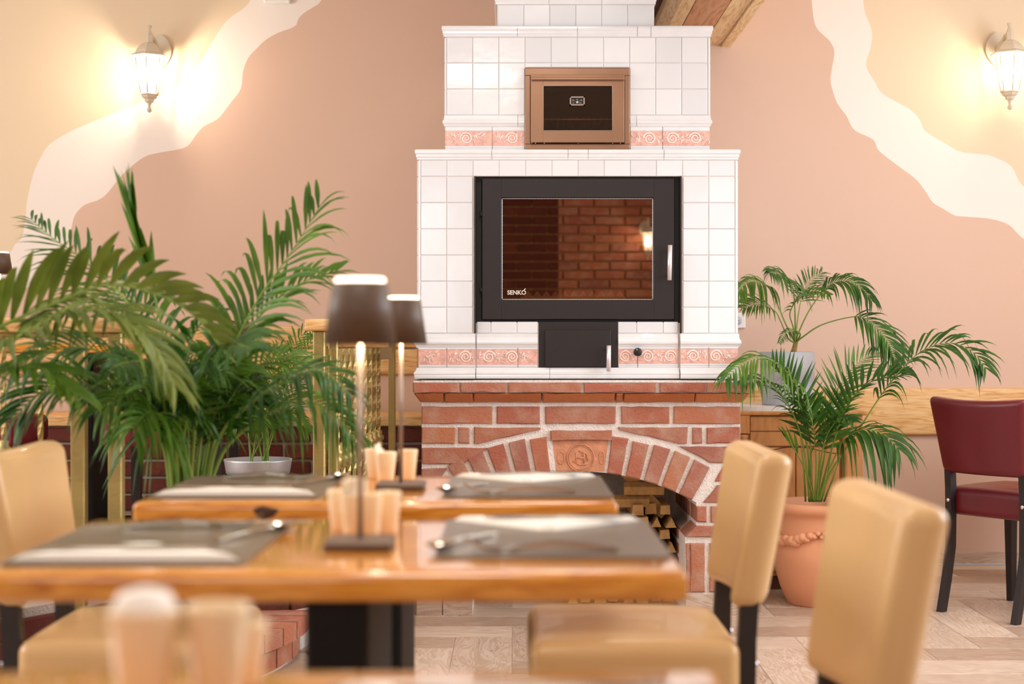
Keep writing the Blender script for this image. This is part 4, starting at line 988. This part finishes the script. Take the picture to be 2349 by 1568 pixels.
# ---------------------------------------------------------------- wall things
so = thing('wall_socket', 'white wall socket peeking out right of the stove', 'socket', (xw(1690), YW-.002, zw(735)))
b_ = B(); b_.cbox(-.04, .04, -.012, 0, -.036, .036, .004); b_.build('cover', 'plastic', so)
b_ = B().lathe([(.02, 0), (.022, .002), (.022, .004), (.001, .004)], 20); b_.v = [(x, -.0105-z, y) for x, y, z in b_.v]; b_.build('socket_well', 'greypot', so)
b_ = B()
for x in (-.008, .008): b_.box(x-.002, x+.002, -.0155, -.014, -.002, .002)
b_.build('contacts', 'blackdark', so)
jb = B().cbox(-.062, .062, -.035, 0, 0, .09, .006).build('junction_box', 'plastic', None, (xw(638), YW-.001, zw(10))); tag(jb, 'white plastic box high on the wall at the top edge', 'box')
def lantern(label, x, z, y=YW, rz=0, power=9, side=1):
    t_ = thing('wall_lantern', label, 'lamp', (x, y, z), rz, 'ivory wall lanterns'); t_.scale = (1.2,)*3
    bp_ = B(); bp_.prism([(math.cos(a)*.04*(1+.12*math.cos(2*a)), math.sin(a)*.065) for a in [2*PI*i/24 for i in range(24)]], -.014, -.001); bp_.v = [(xx+side*.02, yy, zz+.095) for xx, yy, zz in bp_.v]; bp_.build('back_plate', 'lampwhite', t_)
    ar = B(); ar.tube([(side*.02, -.01, .085), (side*.02, -.05, .10), (side*.01, -.085, .13), (0, -.105, .135)], .009, 8); ar.build('arm', 'lampwhite', t_)
    yc = -.105
    B().lathe([(.004, .178), (.011, .176), (.009, .17), (.006, .16), (.011, .15), (.013, .146), (.013, .142), (.016, .14), (.0165, .115), (.017, .11), (.03, .104), (.047, .086), (.054, .075), (.056, .068), (.074, .06), (.074, .055), (.05, .054)], 6, (0, yc, 0), smooth=False, ph=PI/6).build('roof', 'lampwhite', t_)
    gl = B(); rt, rb_, zt_, zb_ = .054, .033, .052, -.085
    for k in range(6):
        a0, a1 = PI/6+k*PI/3, PI/6+(k+1)*PI/3
        q = [(r*math.cos(a), yc+r*math.sin(a), zz) for r, a, zz in ((rb_, a0, zb_), (rb_, a1, zb_), (rt, a1, zt_), (rt, a0, zt_))]
        pn = B().add(q, [(0,1,2,3)]).add([(x_*.96, yc+(y_-yc)*.96, z_) for x_, y_, z_ in q], [(3,2,1,0)]); pn.build('pane', 'lampglass', t_)
        B().tube([(rt*math.cos(a0), yc+rt*math.sin(a0), zt_), (rb_*math.cos(a0), yc+rb_*math.sin(a0), zb_)], .0034, 6).build('glazing_bar', 'lampwhite', t_)
    B().lathe([(.001, -.083), (.036, -.083), (.037, -.09), (.031, -.094), (.029, -.102), (.019, -.108), (.017, -.118), (.009, -.122), (.006, -.13), (.005, -.138), (.009, -.146), (.0095, -.153), (.005, -.158), (.001, -.159)], 6, (0, yc, 0), smooth=False, ph=PI/6).build('bottom_finial', 'lampwhite', t_)
    B().lathe([(.001, .03), (.011, .03), (.012, .0), (.02, -.015), (.022, -.03), (.016, -.046), (.001, -.053)], 12, (0, yc, 0)).build('bulb', 'bulb', t_)
    l = bpy.data.lights.new('lantern_light', 'POINT'); l.energy = power; l.color = (1, .86, .66); l.shadow_soft_size = .022
    link('lantern_light', l, t_, (0, yc-.03, -.015))
zl = 1.043+(784-164)*(YW-.12)/F
lantern('glowing ivory wall lantern on the cream and white wall at the upper left', xw(343)*.983, zl, power=36, side=1)
lantern('ivory wall lantern at the upper right edge of the picture', xw(2316)*.983, zl+.012, power=12, side=-1)
lantern('ivory wall lantern on the rear brick wall mirrored in the fire glass', 1.30, 2.02, YB-.02, PI, 16, 1)

# ---------------------------------------------------------------- palms
def frond(parent, pts, n=26, L=.25, w_=.016, start=.35, roll=0.0, ang=52, droop=.35, lift=.25, mat='leaf', rad=.005, curl=0.0, name='frond', taper=.35):
    pts = cat_rom(pts, 8); m_ = len(pts); bl = B()
    cum = [0]
    for a, c in zip(pts, pts[1:]): cum.append(cum[-1]+(c-a).length)
    tot = cum[-1]
    bl.tube(pts, [rad*(1-.85*(cum[i]/tot)) for i in range(m_)], 6, 0)
    h = pts[-1]-pts[0]; h.z = 0
    if h.length < .02: h = Vector((1, 0, 0))
    h.normalize(); S0 = h.cross(Vector((0, 0, 1)))
    def at(t_):
        s_ = t_*tot
        for i in range(m_-1):
            if cum[i+1] >= s_: break
        f_ = (s_-cum[i])/max(1e-6, cum[i+1]-cum[i]); p = pts[i].lerp(pts[i+1], f_); T = (pts[min(m_-1, i+2)]-pts[max(0, i-1)]).normalized(); return p, T
    n = max(4, round(n*.95)); w_ *= 1.05; L *= 1.12
    vs = []; fs = []
    for i in range(n):
        t_ = start+(1-start)*(i+.5)/n; u = (i+.5)/n
        p, T = at(t_); S = (S0-T*S0.dot(T)).normalized(); U_ = S.cross(T).normalized()
        if U_.z < -.2 and False: U_ = -U_
        q = Matrix.Rotation(roll, 3, T); S = q @ S; U_ = q @ U_
        ll = L*(.45+.55*math.sin(PI*min(1, (u*.8+.18))))*(1-taper*u)*R.uniform(.85, 1.12)
        for sg in (-1, 1):
            an = math.radians((ang-24*u)+R.uniform(-7, 7)); dv = (T*math.cos(an)+S*sg*math.sin(an)+U_*(lift+R.uniform(-.1, .1))).normalized()
            dr = droop*R.uniform(.6, 1.35); wv = (T-dv*T.dot(dv)).normalized(); nv = dv.cross(wv); o_ = len(vs); st = 6
            wid = w_*R.uniform(.85, 1.1)*(1-.25*u)
            for k in range(st+1):
                s_ = k/st; c = p+dv*ll*s_*(1-.25*dr*s_*s_)+Vector((0, 0, -1))*dr*ll*s_**2.2
                ww = wid*.5*(min(1, .25+s_*2.6) if s_ < .35 else max(0.02, 1-((s_-.35)/.65)**1.7))
                vs += [c-wv*ww+nv*ww*.35, c-nv*ww*.1, c+wv*ww+nv*ww*.35]
            for k in range(st):
                a = o_+k*3; fs += [(a, a+1, a+4, a+3), (a+1, a+2, a+5, a+4)]
    bl.add(vs, fs, 1, True)
    me = bpy.data.meshes.new(name); me.from_pydata(bl.v, [], bl.f); me.materials.append(M['stalk']); me.materials.append(M[mat])
    me.polygons.foreach_set('material_index', bl.mi); me.polygons.foreach_set('use_smooth', [True]*len(bl.f)); me.update()
    o = link(name, me, parent); o.matrix_parent_inverse = Matrix.Translation(-parent.location); return o
def pxf(parent, base, pp, d0, d1, **k):
    n = len(pp); pts = [P(base[0], base[1], d0)]+[P(x, y, d0+(d1-d0)*((i+1)/n)**1.2) for i, (x, y) in enumerate(pp)]
    return frond(parent, pts, **k)
# terracotta pot palm on the floor
dP = 6.1; cP = P(1876, 784, dP)
pr_ = thing('potted_palm', 'tall palm in a terracotta pot in front of the brown cabinet', 'plant', (cP.x, dP, 0))
B().lathe([(.001, 0), (.118, 0), (.122, .006), (.15, .07), (.178, .17), (.182, .215), (.176, .28), (.166, .345), (.17, .36), (.188, .37), (.194, .385), (.192, .402), (.18, .408), (.165, .4), (.158, .33), (.001, .33)], 44, caps=False).build('pot', 'terracotta', pr_)
B().lathe([(.001, .372), (.12, .37), (.162, .362)], 28, caps=False).build('soil', 'soil', pr_)
ga = B()
for i in range(46):
    a = PI-.35+i*.082; q = abs(math.sin((a-PI)*2.2)); sz = R.uniform(.8, 1.25)*(.75+.5*q)
    ga.lathe([(.001, -.014*sz), (.013*sz, -.009*sz), (.017*sz, 0), (.012*sz, .01*sz), (.001, .014*sz)], 6, (.182*math.cos(a), .182*math.sin(a), .292-.03*q+R.uniform(-.011, .011)), ph=R.uniform(0, 1))
ga.build('garland_relief', 'terracotta', pr_)
bs = (1866, 1150)
k = dict(rad=.0045)
pxf(pr_, (1862,1150), [(1858,1010), (1838,915), (1800,848), (1750,820), (1700,836), (1662,872)], dP, 5.62, n=30, L=.2, w_=.013, start=.42, roll=-.5, droop=.75, mat='leaf', lift=.1, **k)
pxf(pr_, (1858,1150), [(1842,1020), (1815,940), (1780,890), (1742,872), (1705,880)], dP, 5.66, n=24, L=.17, w_=.012, start=.42, roll=-.3, droop=.5, mat='leaf_dark', **k)
pxf(pr_, (1866,1150), [(1852,1030), (1826,930), (1798,870), (1770,838)], dP, 6.0, n=18, L=.2, w_=.016, start=.45, roll=-1.0, droop=.05, lift=.55, mat='leaf_dark', **k)
pxf(pr_, (1872,1150), [(1896,1020), (1912,930), (1940,862), (1978,825), (2012,808)], dP, 6.35, n=24, L=.17, w_=.01, start=.45, roll=.7, droop=.15, mat='leaf', **k)
pxf(pr_, (1880,1150), [(1906,1082), (1960,1000), (2040,880), (2110,808), (2180,786), (2235,810), (2262,846)], dP, 5.75, n=30, L=.23, w_=.014, start=.45, roll=.75, droop=.55, lift=.25, mat='leaf_dark', **k)
pxf(pr_, (1876,1150), [(1905,1040), (1935,950), (1975,890), (2025,866), (2072,862)], dP, 5.95, n=18, L=.17, w_=.018, start=.42, roll=.9, droop=.15, lift=.5, mat='leaf_dark', **k)
pxf(pr_, (1878,1150), [(1905,1070), (1938,1008), (1978,986), (2025,994), (2062,1030)], dP, 5.8, n=16, L=.27, w_=.021, start=.4, roll=.5, droop=.85, lift=.05, mat='leaf_dark', **k)
pxf(pr_, (1870,1150), [(1872,1060), (1866,985), (1852,935), (1840,915)], dP, 5.85, n=14, L=.17, w_=.021, start=.45, roll=.3, droop=.2, lift=.3, mat='leaf_dark', **k)
pxf(pr_, (1868,1150), [(1850,1085), (1822,1030), (1797,998)], dP, 5.95, n=5, L=.12, w_=.016, start=.6, roll=.4, ang=18, droop=.05, mat='leaf', **k)
pxf(pr_, (1872,1150), [(1886,1040), (1902,960), (1920,905)], dP, 6.2, n=14, L=.16, w_=.018, start=.45, roll=1.2, droop=.1, lift=.5, mat='leaf', **k)
pxf(pr_, (1874,1150), [(1882,1060), (1896,1000), (1925,960), (1955,965)], dP, 5.9, n=12, L=.15, w_=.02, start=.5, roll=.4, droop=.5, mat='leaf_dark', **k)
for x, tx, ty in ((1848,1836,1000), (1856,1850,980), (1884,1912,1010), (1890,1930,1040), (1874,1880,1000)):
    B().tube([P(x, 1150, dP), P((x+tx)/2+2, (1150+ty)/2, dP), P(tx, ty, dP)], [.004, .0035, .001], 6).build('stalk', 'stalk', pr_).matrix_parent_inverse = Matrix.Translation(-pr_.location)
# palm in the grey pot on the cabinet
dG = 6.6; cG = P(1806, 784, dG)
pg = thing('potted_palm', 'slender palm in a square-edged grey pot on top of the cabinet', 'plant', (cG.x, dG, .7725))
hG = (939-818)*dG/F; rG = 60*dG/F
B().lathe([(.001, 0), (rG*.94, 0), (rG*.96, .004), (rG*.985, hG*.49), (rG*1.02, hG*.5), (rG*1.04, hG), (rG*.98, hG), (rG*.95, hG*.9), (.001, hG*.9)], 40, caps=False).build('pot', 'greypot', pg)
B().lathe([(.001, hG*.92), (rG*.94, hG*.91)], 24, caps=False).build('soil', 'soil', pg)
inv = Matrix.Translation(-pg.location)
B().tube([P(1819, 832, dG), P(1821, 805, dG), P(1826, 782, dG)], [.011, .012, .009], 10).build('trunk', 'trunk', pg).matrix_parent_inverse = inv
bG = (1824, 786)
for pp, d1, kw in (
    ([(1802,742), (1772,672), (1748,650), (1716,646), (1692,668)], 6.3, dict(n=26, L=.16, w_=.011, start=.5, roll=-.5, droop=.8, mat='leaf')),
    ([(1824,735), (1822,685), (1814,648), (1792,630), (1764,624)], 6.1, dict(n=24, L=.17, w_=.012, start=.45, roll=-.6, droop=.6, mat='leaf_dark')),
    ([(1829,738), (1838,688), (1856,648), (1886,624)], 6.9, dict(n=22, L=.14, w_=.009, start=.45, roll=.6, droop=.25, mat='leaf_dark')),
    ([(1833,760), (1856,712), (1888,668), (1915,648), (1948,645), (1980,664), (2000,690)], 6.4, dict(n=28, L=.15, w_=.012, start=.45, roll=.7, droop=.65, mat='leaf_dark')),
    ([(1842,772), (1882,746), (1940,729), (1978,728), (2012,752), (2040,790), (2054,832)], 6.3, dict(n=28, L=.17, w_=.012, start=.48, roll=.5, droop=.55, mat='leaf_dark')),
    ([(1808,775), (1790,735), (1776,712), (1742,698), (1702,706)], 6.35, dict(n=18, L=.14, w_=.01, start=.55, roll=-.6, droop=.35, mat='leaf')),
    ([(1820,752), (1812,718), (1830,688), (1866,668), (1902,676)], 6.2, dict(n=14, L=.1, w_=.014, start=.4, roll=.8, droop=.25, mat='leaf')),
    ([(1836,766), (1818,757), (1798,768), (1787,786)], 6.4, dict(n=14, L=.05, w_=.006, start=.3, roll=-.4, droop=.6, mat='leaf_dark'))):
    pxf(pg, bG, pp, dG, d1, rad=.0038, **kw)
# the tall palm between the tables and the platform
dL = 3.98; cL = P(415, 784, dL)
pl_ = thing('potted_palm', 'big bushy palm behind the left of the farther laid table', 'plant', (cL.x, dL, 0))
B().lathe([(.001, 0), (.13, 0), (.135, .006), (.18, .5), (.19, .505), (.19, .53), (.178, .53), (.17, .48), (.001, .48)], 32, caps=False).build('planter', 'pottery', pl_)
B().lathe([(.001, .5), (.174, .495)], 24, caps=False).build('soil', 'soil', pl_)
def lp_(base, pp, d1, **kw): pxf(pl_, base, pp, dL, d1, **dict(dict(rad=.0065), **kw))
lp_((400,1210), [(392,960), (372,760), (345,640), (322,560), (300,470)], 3.9, n=12, L=.17, w_=.022, start=.72, roll=.2, ang=10, droop=.0, lift=.02, mat='leaf', taper=-.1)
lp_((440,1210), [(468,960), (520,830), (590,690), (660,590), (705,520), (735,470)], 4.05, n=26, L=.27, w_=.016, start=.4, roll=.9, droop=.4, lift=.3, mat='leaf', taper=.1)
lp_((450,1210), [(490,960), (550,790), (630,690), (700,645), (775,622)], 4.1, n=28, L=.22, w_=.015, start=.42, roll=.6, droop=.3, lift=.3, mat='leaf')
lp_((395,1210), [(375,980), (310,860), (210,800), (110,806), (20,850)], 3.7, n=30, L=.22, w_=.015, start=.4, roll=-.5, droop=.55, mat='leaf_dark')
lp_((395,1210), [(372,1010), (290,925), (190,880), (100,896), (25,962)], 3.75, n=28, L=.22, w_=.016, start=.4, roll=-.5, droop=.5, mat='leaf_dark')
lp_((405,1210), [(385,900), (310,720), (210,610), (120,545), (70,500)], 4.3, n=26, L=.2, w_=.013, start=.5, roll=-.5, droop=.3, mat='leaf_dark')
lp_((450,1210), [(500,1010), (570,930), (660,868), (735,850), (805,905)], 3.7, n=28, L=.2, w_=.013, start=.42, roll=.5, droop=.6, mat='leaf_dark')
lp_((455,1210), [(510,1040), (600,960), (690,920), (760,945), (822,1015)], 3.75, n=26, L=.18, w_=.012, start=.45, roll=.5, droop=.7, mat='leaf')
lp_((450,1210), [(500,980), (570,860), (640,820), (700,840), (745,900)], 4.1, n=24, L=.18, w_=.013, start=.45, roll=.5, droop=.5, mat='leaf')
lp_((400,1210), [(380,960), (330,800), (260,720), (170,700), (90,740)], 3.6, n=26, L=.22, w_=.016, start=.42, roll=-.5, droop=.55, mat='leaf_olive')
lp_((410,1210), [(400,930), (380,780), (330,700), (260,670)], 4.2, n=22, L=.2, w_=.015, start=.45, roll=-.4, droop=.4, mat='leaf')
lp_((430,1210), [(450,960), (480,840), (530,790), (580,800)], 3.5, n=22, L=.2, w_=.016, start=.42, roll=.4, droop=.5, mat='leaf_dark')
lp_((420,1210), [(425,960), (430,820), (455,750), (500,720)], 3.9, n=22, L=.2, w_=.015, start=.42, roll=.5, droop=.4, mat='leaf_dark')
lp_((410,1210), [(400,980), (370,880), (320,830), (260,840)], 3.45, n=22, L=.2, w_=.016, start=.4, roll=-.4, droop=.5, mat='leaf_dark')
for i in range(20):
    x0 = R.uniform(375, 465); sp = R.uniform(-1, 1); tx = 425+sp*150; ty = R.uniform(800, 930)+abs(sp)*40
    lp_((x0, 1210), [(x0+(tx-x0)*.25, 1060), (x0+(tx-x0)*.55, 960), (tx-sp*25, ty+35), (tx, ty), (tx+sp*70, ty+20+abs(sp)*30)], R.uniform(3.55, 4.35), n=20, L=R.uniform(.17, .23), w_=R.uniform(.012, .016), start=.48, roll=sp*.6, droop=R.uniform(.3, .6), mat=R.choice(['leaf', 'leaf_dark', 'leaf_dark', 'leaf']))
# arching palm whose pot stands outside the left edge
dN = 3.45; cN = P(-190, 784, dN)
pn_ = thing('potted_palm', 'broad olive palm frond arching in from the left edge', 'plant', (cN.x, dN, 0))
B().lathe([(.001, 0), (.13, 0), (.135, .006), (.18, .42), (.19, .425), (.19, .45), (.178, .45), (.17, .4), (.001, .4)], 32, caps=False).build('planter', 'pottery', pn_)
pxf(pn_, (-190,1200), [(-160,930), (-90,810), (0,750), (115,700), (240,655), (350,672), (440,720), (510,800)], dN, 3.6, n=26, L=.25, w_=.029, start=.32, roll=-.5, droop=.3, lift=.6, mat='leaf_olive', rad=.007, taper=.5)
pxf(pn_, (-190,1200), [(-150,960), (-70,850), (30,780), (150,720), (260,722), (350,790), (400,880)], dN, 3.3, n=26, L=.22, w_=.024, start=.35, roll=.3, droop=.45, lift=.2, mat='leaf_olive', rad=.007)
pxf(pn_, (-190,1200), [(-140,1000), (-60,900), (20,850), (100,850), (170,900)], dN, 3.3, n=20, L=.2, w_=.024, start=.35, roll=.2, droop=.45, mat='leaf', rad=.006)
pxf(pn_, (-190,1200), [(-210,900), (-260,760), (-340,690)], dN, 3.2, n=20, L=.22, w_=.024, start=.35, droop=.4, mat='leaf', rad=.006)
# small palm in the silver dish
dS = 5.35; cS = P(592, 784, dS)
ps = thing('potted_palm', 'small feathery palm in a shallow silver dish on a black stand', 'plant', (cS.x, dS, ZP))
zS = EYE-(1086-CY)*dS/F-ZP; rS = 78*dS/F; hS = 34*dS/F
B().lathe([(.001, 0), (rS*.9, 0), (rS*.93, .004), (rS*.985, hS-.006), (rS, hS), (rS*.95, hS-.002), (rS*.9, hS*.55), (.001, hS*.5)], 36, (0,0,zS), caps=False).build('dish', 'zinc', ps)
B().lathe([(.001, hS*.7), (rS*.91, hS*.66)], 24, (0,0,zS), caps=False).build('soil', 'soil', ps)
st = B(); st.tube([(rS*1.0*math.cos(2*PI*i/30), rS*1.0*math.sin(2*PI*i/30), zS-.004) for i in range(30)], .004, 6, closed=True); st.build('stand_ring', 'pole', ps)
for i in range(4):
    a = PI/4+i*PI/2; B().tube([(rS*.95*math.cos(a), rS*.95*math.sin(a), zS-.004), (rS*.8*math.cos(a), rS*.8*math.sin(a), 0)], .005, 6).build('stand_leg', 'pole', ps)
for i in range(13):
    x0 = R.choice([576, 602, 608, 614])+R.uniform(-3, 3); sp = R.uniform(-1, 1); tx = 615+sp*75; ty = R.uniform(850, 960)
    pxf(ps, (x0, 1062), [(x0+(tx-x0)*.3, 990), (x0+(tx-x0)*.65, (ty+960)/2), (tx, ty), (tx+sp*35+8, ty+10+30*abs(sp))], dS, dS+R.uniform(-.2, .2), n=16, L=R.uniform(.1, .15), w_=.008, start=.35, roll=sp*.6, droop=.45, mat=R.choice(['leaf', 'leaf', 'leaf_olive']), rad=.0028)
for tx, ty in ((640, 800), (690, 770), (735, 765)): pxf(ps, (606, 1062), [(612, 960), (625+(tx-640)*.3, 870), (tx, ty), (tx+35, ty+12)], dS, dS+.2, n=20, L=.12, w_=.009, start=.5, roll=.7, droop=.4, mat='leaf', rad=.003)
